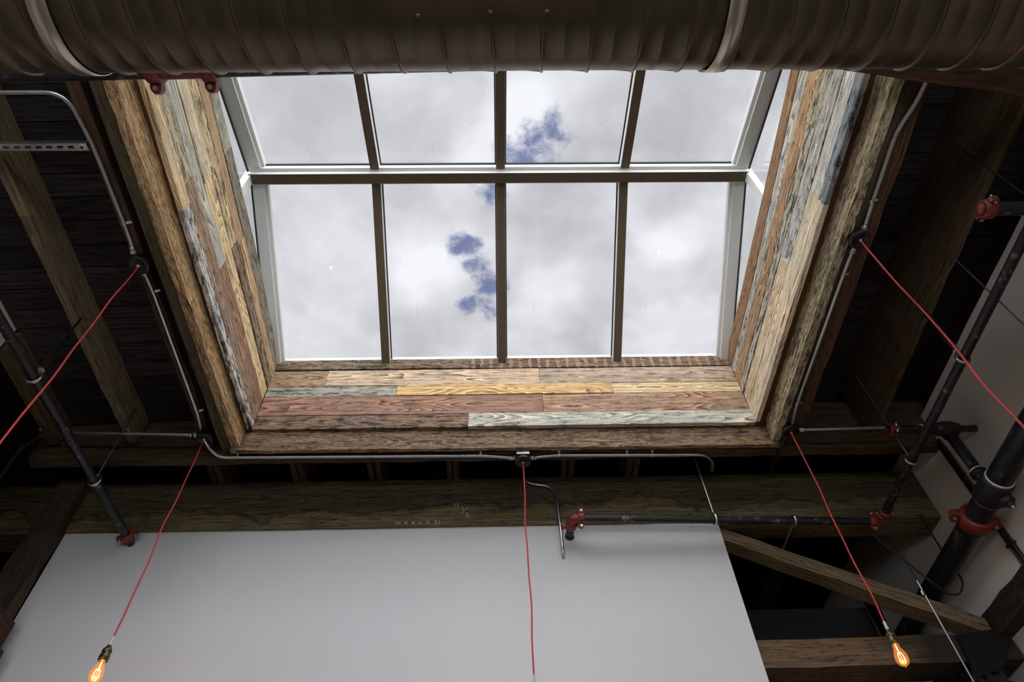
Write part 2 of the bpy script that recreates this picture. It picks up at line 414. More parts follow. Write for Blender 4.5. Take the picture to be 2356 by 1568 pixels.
# upper skin closes the deck
def skin(dk, x0, x1, y0, y1):
    dk.face([(x0, y0, DZ(x0) + .05), (x1, y0, DZ(x1) + .05), (x1, y1, DZ(x1) + .05), (x0, y1, DZ(x0) + .05)], None, (.01, .01, .01, 0))
skin(dks['front'], -4.19, 4.19, -5.2, OY0 + .15); skin(dks['back'], -4.19, 4.19, OY1 - .01, 6.2); skin(dks['left'], -4.19, OX0, OY0 - .2, OY1 + .2); skin(dks['right'], OX1, 4.19, OY0 - .2, OY1 + .2)
for k_, d_ in dks.items(): struct('ceiling_' + k_, d_, M['deck'])

# ------------------------------------------------------------------ joists, header, ledger
ZJ = 3.137
JC = C(100, 90, 70); JC = JC[:3] + (.25,)
UP = (0, 0, 1)
def joist(x0, x1, y0, y1, z, col, label, seed, cat='joist', name='ceiling_joist', group='old roof joists'):
    top = DZ((x0 + x1) / 2)
    b = MB(); b.board(((x0 + x1) / 2, y0, z), ((x0 + x1) / 2, y1, z), UP, x1 - x0, top - z, col, seed, jit=.0025)
    return tag(obj(name, b, M['timber']), label, cat, group)
def dc(r, g, b, a=.25): return C(r, g, b)[:3] + (a,)
joist(-2.366, -2.310, -.4, 3.205, ZJ, dc(118, 106, 82), 'dark old joist with a split end, crossing behind the outer left red cord', 1)
joist(-2.862, -2.802, 2.44, 3.205, ZJ, dc(92, 78, 60), 'dark joist at the far left, above the left sprinkler pipe hanger ring', 2)
joist(-1.735, -1.672, -.4, 3.205, 3.052, dc(84, 76, 56), 'dark joist doubled against the outside of the left skylight trim', 3)
joist(-1.868, -1.805, -.4, 3.205, 3.105, dc(84, 62, 46), 'dark joist the left conduit and round lamp canopies are fixed to', 4)
joist(1.818, 1.866, -.4, 3.205, 3.052, dc(84, 76, 56), 'dark joist doubled against the outside of the right skylight trim', 5)
joist(1.868, 1.945, -.4, 3.205, 3.054, dc(90, 62, 48), 'dark reddish joist the right conduit and lamp canopies are fixed to', 6)
joist(2.420, 2.462, -.4, 3.205, ZJ, dc(74, 58, 42), 'left half of the pair of joists near the grey right wall', 7)
joist(2.464, 2.508, -.4, 3.205, ZJ + .012, dc(88, 76, 54), 'right half of the pair of joists near the grey right wall', 8)
joist(3.02, 3.08, -.4, 3.205, ZJ + .25, dc(60, 50, 40), 'dark joist above the top edge of the grey right wall', 9)
# ledger across the bay and the header beam on the wall
lg = MB(); lg.board((-2.95, 3.257, 3.023), (2.94, 3.250, 3.023), UP, .075, .42, dc(80, 66, 50, .35), 21, jit=.003)
tag(obj('ledger_beam', lg, M['timber']), 'long dark ledger timber behind the skylight, conduit and round canopies fixed to its underside', 'beam')
LED = 3.023
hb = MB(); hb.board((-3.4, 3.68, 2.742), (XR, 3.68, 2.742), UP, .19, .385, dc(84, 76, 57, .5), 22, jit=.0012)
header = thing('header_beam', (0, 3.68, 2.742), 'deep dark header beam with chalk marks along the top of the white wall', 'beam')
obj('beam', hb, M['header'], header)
def chalk(strokes, r=.0020):
    b = MB()
    for st in strokes:
        pts = [onY(x, y, 3.5835) for x, y in st]
        b.tube([V(p) for p in pts], r, 6)
    return b
obj('chalk_note', chalk([[(1044, 1173), (1048, 1158), (1051, 1168), (1055, 1157)], [(1053, 1157), (1054, 1171)], [(1056, 1168), (1059, 1166)],
                         [(1062, 1170), (1067, 1168)], [(1064, 1165), (1066, 1174)], [(1062, 1181), (1076, 1166)],
                         [(1071, 1181), (1076, 1178), (1077, 1183), (1071, 1186), (1072, 1190), (1078, 1189), (1077, 1184)]]), M['chalk'], header)
row = []
for cx, cy in ((918, 1202), (934, 1202), (951, 1202), (966, 1202), (984, 1201), (1003, 1200)):
    row += [[(cx - 4, cy - 4), (cx + 4, cy + 4)], [(cx + 4, cy - 4), (cx - 4, cy + 4)]]
row += [[(911, 1198), (911, 1206)], [(1011, 1196), (1011, 1204)]]
obj('chalk_tally', chalk(row), M['chalk'], header)
# paired rafter tails standing on the header
for i, (px, lab) in enumerate(((505, 'far left, beside the red cord'), (693, 'second from the left'), (867, 'third from the left'), (1043, 'just left of the middle lamp'),
                               (1303, 'right of the middle lamp'), (1449, 'below the right end of the bent conduit'))):
    c = onZ(px, 1078, 3.2); x = c.x
    for s, wd in ((-1, 'left'), (1, 'right')):
        b = MB(); b.board((x + s * .024, 3.30, 3.13), (x + s * .024, 3.72, 3.13), UP, .036, DZ(x) - 3.13, dc(84, 66, 50, .2), 40 + i * 2 + s)
        tag(obj('rafter_tail', b, M['timber']), f'{wd} rafter tail of the pair {lab}', 'rafter tail', 'rafter tails over the header beam')

# ------------------------------------------------------------------ skylight curb: linings and trim
BX0, BX1, BY = -1.573, 1.692, 3.13
curb = thing('skylight_curb', (.06, 1.5, 3.18), 'skylight shaft lined with mixed reclaimed planks of brown, cream and grey', 'skylight shaft')
def lerp(kn, t):
    if t <= kn[0][0]: return kn[0][1]
    for (a, va), (b, vb) in zip(kn, kn[1:]):
        if t <= b: return va + (vb - va) * (t - a) / (b - a)
    return kn[-1][1]
def plank(mb, P, s0, s1, lo, hi, col, seed, th=.03, gap=.0026):
    """plank on a vertical plane; P(s, z, depth); lo/hi: functions of s"""
    rnd = random.Random(seed); n = max(2, int((s1 - s0) / .1)); u0, v0 = rnd.uniform(0, 50), rnd.uniform(0, 50)
    dp = rnd.uniform(-.003, .003); rows = []
    for i in range(n + 1):
        s = s0 + gap / 2 + (s1 - s0 - gap) * i / n; a, b = lo(s) + gap + rnd.gauss(0, .0007), hi(s) - gap + rnd.gauss(0, .0007)
        rows.append((s, a, b))
    for (sa, a0, b0), (sb, a1, b1) in zip(rows, rows[1:]):
        u_, w_ = u0 + sa, u0 + sb
        mb.face([P(sa, a0, dp), P(sb, a1, dp), P(sb, b1, dp), P(sa, b0, dp)], [(u_, v0), (w_, v0), (w_, v0 + b1 - a1), (u_, v0 + b0 - a0)], col)
        for z0, z1, f in ((a0, a1, 0), (b0, b1, 1)):
            mb.face([P(sa, z0, dp), P(sa, z0, dp + th), P(sb, z1, dp + th), P(sb, z1, dp)], [(u_, v0), (u_, v0 + th), (w_, v0 + th), (w_, v0)], col)
    for (s, a, b) in (rows[0], rows[-1]):
        mb.face([P(s, a, dp), P(s, b, dp), P(s, b, dp + th), P(s, a, dp + th)], [(u0, v0), (u0, v0 + b - a), (u0 + th, v0 + b - a), (u0 + th, v0)], col)
def W(r, g, b, a=0., k=1.4, s=.74):
    m_ = (r * .4 + g * .45 + b * .15); return C(m_ + (r - m_) * s, m_ + (g - m_) * s, m_ + (b - m_) * s, k)[:3] + (a,)
# back lining: rows from the bottom up, (colour, alpha mottling, x range)
BK = [3.172, 3.296, 3.478, 3.585, 3.752, 3.874]
back = [[(W(122, 96, 74, .55), -1.6, -.186), (W(166, 164, 148, .25), -.186, 1.7)],
        [(W(136, 98, 76, .2), -1.6, .313), (W(148, 112, 86, .25), .313, 1.7)],
        [(W(136, 134, 118, .4), -1.6, -.682), (W(182, 142, 84, .15), -.682, .804), (W(182, 156, 108, .15), .804, 1.7)],
        [(W(140, 110, 76, .3), -1.6, -1.186), (W(166, 140, 110, .2), -1.186, .306), (W(150, 128, 104, .25), .306, 1.7)]]
PB = lambda s, z, d: V((s, BY + d, z))
bm = MB(); sd = 100
for i, r in enumerate(back):
    for col, a, b in r:
        col = tuple(c_ * 1.22 for c_ in col[:3]) + (col[3],)
        sd += 1; plank(bm, PB, max(a, BX0), min(b, BX1), lambda s, z=BK[i]: z, lambda s, z=BK[i + 1]: z, col, sd)
obj('plank_lining', bm, M['plank'], curb)
tp = MB(); tq = MB(); plank(tq, PB, BX0, -.192, lambda s: BK[4] + .01, lambda s: BK[5] - .006, W(112, 92, 66, .5), 131)
plank(tp, PB, -.192, BX1, lambda s: BK[4] + .01, lambda s: BK[5], W(104, 74, 50, .35), 132)
obj('top_plank', tp, M['ghost'], curb)
obj('top_plank', tq, M['hewn'], curb)
# left lining
KL = [[(1.1, a), (2.4, b), (3.13, c)] for a, b, c in ((3.19, 3.165, 3.172), (3.294, 3.247, 3.24), (3.399, 3.391, 3.37), (3.518, 3.488, 3.45), (3.647, 3.612, 3.57), (3.776, 3.722, 3.68), (3.894, 3.827, 3.77), (4.02, 3.975, 3.874))]
left = [[(W(190, 164, 118, .05), -.25, 1.593), (W(186, 182, 172, .75), 1.593, 3.2)],
        [(W(186, 168, 126, .35), -.25, 1.0), (W(176, 160, 120, .5), 1.0, 1.5), (W(150, 118, 88, .3), 1.5, 3.2)],
        [(W(164, 162, 146, .12), -.25, 2.07), (W(146, 104, 72, .2), 2.07, 3.2)],
        [(W(190, 172, 134, .15), -.25, 1.594), (W(198, 170, 116, .1), 1.594, 3.2)],
        [(W(178, 152, 104, .5), -.25, 2.064), (W(132, 108, 78, .55), 2.064, 3.2)],
        [(W(158, 122, 84, .1), -.25, 2.1), (W(170, 136, 92, .2), 2.1, 3.2)],
        [(W(142, 140, 118, .35), -.25, 1.579), (W(120, 112, 92, .4), 1.579, 3.2)]]
PL = lambda s, z, d: V((BX0 - d, s, z))
PR = lambda s, z, d: V((BX1 + d, s, z))
KR = [[(1.1, a), (2.45, b), (3.13, c)] for a, b, c in ((3.16, 3.172, 3.175), (3.24, 3.222, 3.20), (3.357, 3.345, 3.33), (3.487, 3.466, 3.45), (3.61, 3.544, 3.53), (3.737, 3.669, 3.65), (3.855, 3.757, 3.74), (3.97, 3.898, 3.874))]
right = [[(W(132, 138, 142, .6), -.25, 1.574), (W(196, 176, 142, .1), 1.574, 3.2)],
         [(W(188, 184, 172, .15), -.25, 1.577), (W(206, 186, 150, .12), 1.577, 3.2)],
         [(W(170, 168, 158, .35), -.25, 2.05), (W(196, 172, 132, .15), 2.05, 3.2)],
         [(W(170, 158, 118, .6), -.25, 1.3), (W(168, 160, 136, .75), 1.3, 3.2)],
         [(W(184, 140, 88, .25), -.25, 1.45), (W(160, 122, 82, .25), 1.45, 3.2)],
         [(W(170, 168, 152, .3), -.25, 2.08), (W(160, 156, 142, .35), 2.08, 3.2)],
         [(W(140, 98, 60, .2), -.25, 3.2)]]
for P, K, rows, s0 in ((PL, KL, left, 200), (PR, KR, right, 260)):
    b = MB()
    for i, r in enumerate(rows):
        for col, ya, yb in r:
            s0 += 1; plank(b, P, max(ya, -.25), min(yb, BY), lambda s, k=K[i]: lerp(k, s), lambda s, k=K[i + 1]: lerp(k, s), col, s0)
    obj('plank_lining', b, M['plank'], curb)
b = MB(); PF = lambda s, z, d: V((s, -.25 - d, z))
for i in range(5): plank(b, PF, BX0, BX1, lambda s, z=BK[i]: z, lambda s, z=BK[i + 1]: z, back[i % 4][0][0], 320 + i)
obj('plank_lining', b, M['plank'], curb)
# framing behind the linings keeps the daylight out
fr = MB()
fr.box((BX0 - .09, -.3, 3.20), (BX0 - .036, 3.22, 3.865)); fr.box((BX1 + .036, -.3, 3.20), (BX1 + .09, 3.22, 3.865))
fr.box((BX0 - .09, BY + .036, 3.20), (BX1 + .09, BY + .09, 3.862)); fr.box((BX0 - .09, -.345, 3.2), (BX1 + .09, -.286, 3.91))
obj('curb_framing', fr, M['gasket'], curb)
# rough trim beams round the foot of the shaft
def trim(a, b, up, w, h, col, seed, label):
    t = MB(); t.board(a, b, up, w, h, col, seed, jit=.0016, seg=60)
    tag(obj('trim_beam', t, M['hewn']), label, 'beam', 'rough trim beams round the skylight')
ZT = 3.04
trim((-1.645, -.33, ZT), (-1.645, 3.155, ZT), UP, .05, .155, W(176, 136, 86, .15), 61, 'rough brown timber trim along the left foot of the skylight shaft')
trim((1.790, -.33, ZT), (1.790, 3.165, ZT), UP, .05, .155, W(168, 150, 112, .45), 62, 'rough grey-brown barky timber trim along the right foot of the skylight shaft')
trim((-1.668, 3.166, 3.010), (1.814, 3.190, 3.016), UP, .028, .162, W(132, 104, 76, .35), 63, 'dark red-brown hewn timber trim under the back planks of the skylight shaft')
led = MB()
led.box((-1.645, -.33, 3.196), (BX0 - .001, 3.2, 3.22)); led.box((BX1 + .001, -.33, 3.196), (1.790, 3.2, 3.22)); led.box((-1.64, BY + .014, 3.176), (1.79, 3.21, 3.22))
for i, c in enumerate(led.col): led.col[i] = dc(96, 62, 34)
obj('ledge_board', led, M['timber'], curb)

# ------------------------------------------------------------------ skylight glazing
win = thing('window_1', (.05, 1.5, 4.0), 'gabled glass skylight with white metal bars over the plank-lined shaft', 'skylight', kind='structure')
GX0, GX1 = -1.592, 1.683
YR, ZR = 1.915, 4.395
YE, ZE = 3.165, 3.872
YN, ZN = -.30, 4.395 - .22 * 2.215
sl = V((0, YE - YR, ZE - ZR)).normalized(); su = V((0, YN - YR, ZN - ZR)).normalized()
nl = V((0, -sl.z, sl.y)); nl = nl if nl.z > 0 else -nl
nu = V((0, -su.z, su.y)); nu = nu if nu.z > 0 else -nu
def bar(mb, a, b, nrm, w, d0, d1):
    """rectangular bar from a to b; spans d0..d1 along nrm"""
    a, b, nrm = V(a), V(b), V(nrm); t = (b - a).normalized(); s = t.cross(nrm).normalized()
    c = [[p + s * q * w / 2 + nrm * d for (q, d) in ((-1, d0), (1, d0), (1, d1), (-1, d1))] for p in (a, b)]
    for j in range(4): mb.face([c[0][j], c[0][(j + 1) % 4], c[1][(j + 1) % 4], c[1][j]])
    mb.face(c[0][::-1]); mb.face(c[1])
mx = [-.792, .045, .880]
edges = [GX0 + .02] + mx + [GX1 - .02]
ridge = V((0, YR, ZR)); eave = V((0, YE, ZE)); near = V((0, YN, ZN))
X = lambda p, x: V((x, p.y, p.z))
for x in mx:
    b = MB(); bar(b, X(eave, x), X(ridge, x), nl, .060, -.058, .012); o_ = obj('glazing_bar', b, M['frame'], win)
    b = MB(); bar(b, X(eave, x), X(ridge, x), nl, .057, -.062, -.0575); obj('bar_cap', b, M['bronze'], o_)
    b = MB(); bar(b, X(near, x), X(ridge, x) - su * .02, nu, .060, -.060, .012); o_ = obj('glazing_bar', b, M['frame'], win)
    b = MB(); bar(b, X(near, x), X(ridge, x) - su * .02, nu, .057, -.064, -.0595); obj('bar_cap', b, M['bronze'], o_)
for x, s in ((GX0 + .005, 1), (GX1 - .005, -1)):
    for p, nr in ((eave, nl), (near, nu)):
        b = MB(); bar(b, X(p, x), X(ridge, x), nr, .085, -.055, .012)
        bar(b, X(p, x + s * .052), X(ridge, x + s * .052), nr, .024, -.030, .012)
        obj('edge_rafter', b, M['frame'], win)
b = MB(); b.box((GX0 - .03, YR - .035, ZR - .115), (GX1 + .03, YR + .035, ZR - .055)); b.box((GX0, YR - .058, ZR - .075), (GX1, YR + .058, ZR - .035))
b.box((GX0, YR - .03, ZR - .04), (GX1, YR + .03, ZR + .02)); o_ = obj('ridge_bar', b, M['frame'], win)
b = MB(); b.box((GX0 - .028, YR - .034, ZR - .119), (GX1 + .028, YR + .034, ZR - .1145)); obj('bar_cap', b, M['bronze'], o_)
b = MB(); b.box((GX0, YE - .03, ZE - .02), (GX1, YE + .05, ZE + .03)); obj('eave_sill', b, M['frame'], win)
b = MB(); b.box((GX0, YN - .05, ZN - .03), (GX1, YN + .03, ZN + .03)); obj('eave_sill', b, M['frame'], win)
for i in range(4):
    for p, nr, t in ((eave, nl, sl), (near, nu, su)):
        xa = edges[i] + .03; xb = edges[i + 1] - .03
        L = (p - ridge).length
        q0 = ridge + t * .055; q1 = ridge + t * (L - .0)
        g = MB(); c = [X(q0, xa - .02), X(q0, xb + .02), X(q1, xb + .02), X(q1, xa - .02)]
        g.face([v + nr * .006 for v in c]); g.face([v + nr * .012 for v in c[::-1]])
        gp = obj('pane', g, [M['glass'], M['clear']], win); gp.data.polygons[1].material_index = 1
        k = MB()
        for a_, b_ in ((X(q0, xa + .004), X(q1, xa + .004)), (X(q0, xb - .004), X(q1, xb - .004))): bar(k, a_, b_, nr, .008, -.003, .005)
        bar(k, X(q0, xa), X(q0, xb), nr, .016, -.006, .005)
        obj('gasket', k, M['gasket'], gp)
for x, s in ((GX0, -1), (GX1, 1)):
    zb = 3.86
    for tri, nm in (((YR + .05, YE - .06, ZR - .07, ZE - .02), 0), ((YR - .05, YN + .06, ZR - .07, ZN - .03), 1)):
        ya, yb, za, zz = tri; g = MB()
        xx = x + s * .030
        g.face([(xx, ya, zb), (xx, yb, zb), (xx, yb, max(zz, zb + .01)), (xx, ya, za)])
        g.face([(xx + s * .006, ya, zb), (xx + s * .006, ya, za), (xx + s * .006, yb, max(zz, zb + .01)), (xx + s * .006, yb, zb)])
        gp = obj('gable_pane', g, M['clear'], win)
        k = MB(); bar(k, (xx - s * .004, ya, za - .045), (xx - s * .004, yb, zz - .045), (0, 0, 1), .006, 0, .02); obj('gasket', k, M['gasket'], gp)
    b = MB(); xo = sorted((x + s * .013, x + s * .06)); b.box((xo[0], YR - .03, 3.878), (xo[1], YR + .03, ZR - .05)); obj('gable_post', b, M['frame'], win)
    b = MB(); xo = sorted((x + s * .016, x + s * .07)); b.box((xo[0], YN, 3.855), (xo[1], YE, 3.878)); obj('gable_sill', b, M['frame'], win)

# ------------------------------------------------------------------ spiral duct
DR, DT = .19, 2.07
ang = math.radians(15.97)
tg = V((0, math.sin(ang), math.cos(ang))) * DT; dcn = tg + V((0, -math.cos(ang), math.sin(ang))) * DR   # centre line
DYAW = (math.tan(math.radians(15.88)) - math.tan(math.radians(16.15))) * 2.0 / 3.0
dcy = lambda x: dcn.y + DYAW * x
def onDuct(px, py):
    d = ray(px, py); a = d.y ** 2 + d.z ** 2; bq = d.y * dcn.y + d.z * dcn.z; c = dcn.y ** 2 + dcn.z ** 2 - DR ** 2
    disc = max(bq * bq - a * c, 0); return d * ((bq - math.sqrt(disc)) / a)
duct = thing('spiral_duct', (0, dcn.y, dcn.z), 'big round spiral duct of grey galvanised sheet across the top', 'duct')
pitch = .128; xc = onDuct(1240, 150).x
db = MB(); NA = 72; prof = [(0, 0), (.012, .001), (.022, .0055), (.038, .0066), (.046, .0040), (.054, .0066), (.070, .0055), (.080, .001), (.092, 0), (.3, 0), (.48, 0), (.495, .0009), (.51, 0), (.75, 0)]
rows = []
t0 = int(-2.78 / pitch); 
for k in range(t0, -t0 + 1):
    for f_, dr in prof:
        R = []
        for j in range(NA):
            a = 2 * math.pi * j / NA
            x = xc + (k + f_ - .05) * pitch + pitch * .45 * (a / (2 * math.pi) - .75)
            R.append(V((x, dcy(x) + (DR + dr) * math.cos(a), dcn.z + (DR + dr) * math.sin(a))))
        rows.append(R)
db.grid(rows, True, True); obj('duct_body', db, M['duct'], duct)
for pxa, pxb, py in ((62, 108, 5), (1679, 1718, 5)):
    xa, xb = onDuct(pxa, py).x, onDuct(pxb, py).x
    b = MB(); rw = []
    for x, rr in ((xa, .0055), (xa, .008), (xb, .008), (xb, .0055)):
        rw.append([V((x, dcy(x) + (DR + rr) * math.cos(2 * math.pi * j / 72), dcn.z + (DR + rr) * math.sin(2 * math.pi * j / 72))) for j in range(72)])
    b.grid(rw, True, True); obj('strap', b, M['strap'], duct)
# saddle plate under the duct with screws
xa, xb = onDuct(889, 40).x, onDuct(1372, 20).x
pl = onDuct(1130, 50); a1 = math.atan2(pl.z - dcn.z, pl.y - dcn.y); a0 = a1 - 1.5
b = MB(); rw = []
for off in (.0075, .0100):
    rr = []
    for i in range(25):
        a = a1 + (a0 - a1) * i / 24; e = min(i, 24 - i); sh = max(0, .05 - e * .03) ** 2 * 6
        row_ = []
        for k in range(13):
            x = xa + sh + (xb - xa - 2 * sh) * k / 12
            row_.append(V((x, dcy(x) + (DR + off) * math.cos(a), dcn.z + (DR + off) * math.sin(a))))
        rr.append(row_)
    rw.append(rr); b.grid(rr, False, True)
per = lambda g_: [g_[0], g_[-1], [r[0] for r in g_], [r[-1] for r in g_]]
for p, q in zip(per(rw[0]), per(rw[1])): b.grid([p, q], False, False)
sp = obj('saddle_plate', b, M['register'], duct)
for px, py in ((963, 34), (1128, 26), (1258, 25)):
    p = onDuct(px, py); nrm = V((0, p.y - dcn.y, p.z - dcn.z)).normalized()
    s_ = MB(); s_.lathe(p + nrm * .0095, nrm, [(.006, 0), (.006, .002), (.003, .0038)], 10); obj('screw', s_, M['bronze'], sp)

# ------------------------------------------------------------------ conduits and lamps
CR = .0108
def conduit(name, pts, label, straps=(), couplings=(), r=CR, mat_='conduit', fil=.09, group='metal conduits'):
    path = fillet(pts, fil)
    t = thing(name, pts[0], label, 'conduit', group)
    b = MB(); b.tube(path, r, 14); obj('tube', b, M[mat_], t)
    for p, d, upv in straps:
        s_ = MB(); p, d, upv = V(p), V(d).normalized(), V(upv).normalized(); sd_ = d.cross(upv).normalized()
        rw = []
        for ax in (-.007, .007):
            rw.append([p + d * ax + (sd_ * math.cos(a) - upv * math.sin(a)) * (r + .0022) for a in [math.pi * k / 10 for k in range(11)]])
        s_.grid(rw, False, True)
        e = p + sd_ * (r + .002) + upv * r; fw = MB
        s_.face([e - d * .007 + upv * -r, e + d * .007 + upv * -r, e + d * .007 + sd_ * .022, e - d * .007 + sd_ * .022])
        s_.face([e - d * .007 + sd_ * .022, e + d * .007 + sd_ * .022, e + d * .007 + sd_ * .022 + upv * .004, e - d * .007 + sd_ * .022 + upv * .004])
        st = obj('strap', s_, M['zinc'], t)
        k_ = MB(); k_.lathe(e + sd_ * .013 - upv * .004, -upv, [(.005, 0), (.005, .003), (.002, .005)], 8); obj('screw', k_, M['zinc'], st)
    for p, d in couplings:
        c_ = MB(); d = V(d).normalized(); c_.lathe(V(p) - d * .02, d, [(r, 0), (r + .004, .001), (r + .004, .012), (r + .0025, .014), (r + .004, .016), (r + .004, .028), (r + .0065, .029), (r + .0065, .037), (r, .04)], 14)
        obj('connector', c_, M['zinc'], t)
    return t
def pts_on(z, *px): return [onZ(x, y, z) for x, y in px]
UPV = V((0, 0, 1)); AY = V((0, 1, 0)); AX = V((1, 0, 0))
zl = 3.09
p = pts_on(zl, (-60, 213), (150, 212), (215, 335), (290, 525), (312, 590))
conduit('conduit', p, 'bent metal conduit from the upper left edge to the outer left lamp', [(onZ(284, 513, zl), p[3] - p[2], UPV)], [(onZ(306, 575, zl), p[4] - p[3])])
p = pts_on(zl, (322, 615), (336, 635), (352, 672), (455, 952), (466, 1000))
conduit('conduit', p, 'metal conduit running along the left joist between the two left lamps', [(onZ(351, 670, zl), p[3] - p[2], UPV), (onZ(453, 945, zl), p[3] - p[2], UPV)], [(onZ(329, 624, zl), p[1] - p[0])])
zr = 3.030
p = pts_on(zr, (2135, 175), (2110, 232), (2062, 302), (2004, 475), (1990, 520), (1982, 540))
conduit('conduit', p, 'metal conduit with a long bend, upper right, ending at the outer right lamp', [(onZ(2006, 462, zr), p[3] - p[2], UPV)], [(onZ(1987, 526, zr), p[4] - p[3])])
p = pts_on(zr, (1968, 562), (1948, 610), (1832, 935), (1822, 980))
conduit('conduit', p, 'metal conduit running along the right joist between the two right lamps', [(onZ(1940, 632, zr), p[2] - p[1], UPV), (onZ(1834, 928, zr), p[2] - p[1], UPV)], [(onZ(1963, 574, zr), p[1] - p[0])])
p = [onZ(1811, 1000, 3.015), onZ(1795, 1035, 3.0), onZ(1782, 1062, 3.06), onZ(1770, 1086, 3.12)]
conduit('conduit', p, 'dark curved conduit dropping behind the ledger from the inner right lamp', mat_='cast', fil=.05)
zg = LED - CR - .001
p = [onZ(470, 1012, 3.05), onZ(480, 1030, zg), onZ(505, 1052, zg), onZ(1105, 1047.5, zg), onZ(1150, 1050, zg), onZ(1190, 1053.5, zg - .012)]
conduit('conduit', p, 'metal conduit along the ledger, inner left lamp to middle lamp', [(onZ(548, 1050, zg), AX, UPV), (onZ(1106, 1047, zg), AX, UPV)], [(onZ(1178, 1052.5, zg - .01), AX)], fil=.05)
p = [onZ(1216, 1053, zg - .012), onZ(1255, 1048.5, zg), onZ(1290, 1046.5, zg), onZ(1622, 1045.5, zg), onZ(1640, 1062, zg), onZ(1638, 1082, zg + .04)]
conduit('conduit', p, 'metal conduit along the ledger, right of the middle lamp, bent at its end', [(onZ(1286, 1046.5, zg), AX, UPV), (onZ(1442, 1046, zg), AX, UPV), (onZ(1500, 1046, zg), AX, UPV)], [(onZ(1228, 1052, zg - .01), AX)], fil=.05)
p = [onZ(1203, 1075, 3.08), V((.18, 3.50, 3.08)), onY(1218, 1112, 3.565), onY(1258, 1114, 3.565), onY(1281, 1150, 3.565), onY(1283, 1180, 3.565), onY(1290, 1240, 3.565), onY(1295, 1281, 3.59)]
p = [onY(1207, 1098, 3.565), onY(1213, 1109, 3.565), onY(1230, 1114, 3.565), onY(1262, 1117, 3.565), onY(1279, 1135, 3.565), onY(1283, 1165, 3.565), onY(1289, 1210, 3.565), onY(1295, 1262, 3.567), onY(1296, 1284, 3.60)]
conduit('conduit', p, 'thin bent conduit below the middle lamp, ending in the white wall', [(onY(1237, 1115.5, 3.565), AX, V((0, 1, 0)))], r=.0085, fil=.06)
p = [onZ(456, 1001, 3.06), onZ(430, 999, 3.06), onZ(285, 997, 3.075), onZ(105, 996, 3.09), onZ(55, 1022, 3.09), onZ(-10, 1110, 3.06)]
conduit('conduit', p, 'metal conduit leading left from the inner left lamp, bent at its end', [(onZ(297, 997, 3.07), AX, UPV), (onZ(95, 997, 3.09), AX, UPV)], [(onZ(444, 1000, 3.06), AX)])
p = [onZ(1829, 991, 3.018), onZ(1840, 988, 3.018), onZ(2035, 983.5, 3.018)]
conduit('conduit', p, 'straight metal conduit from the inner right lamp toward the grey wall', [], [(onZ(1842, 988.0, 3.018), AX)])

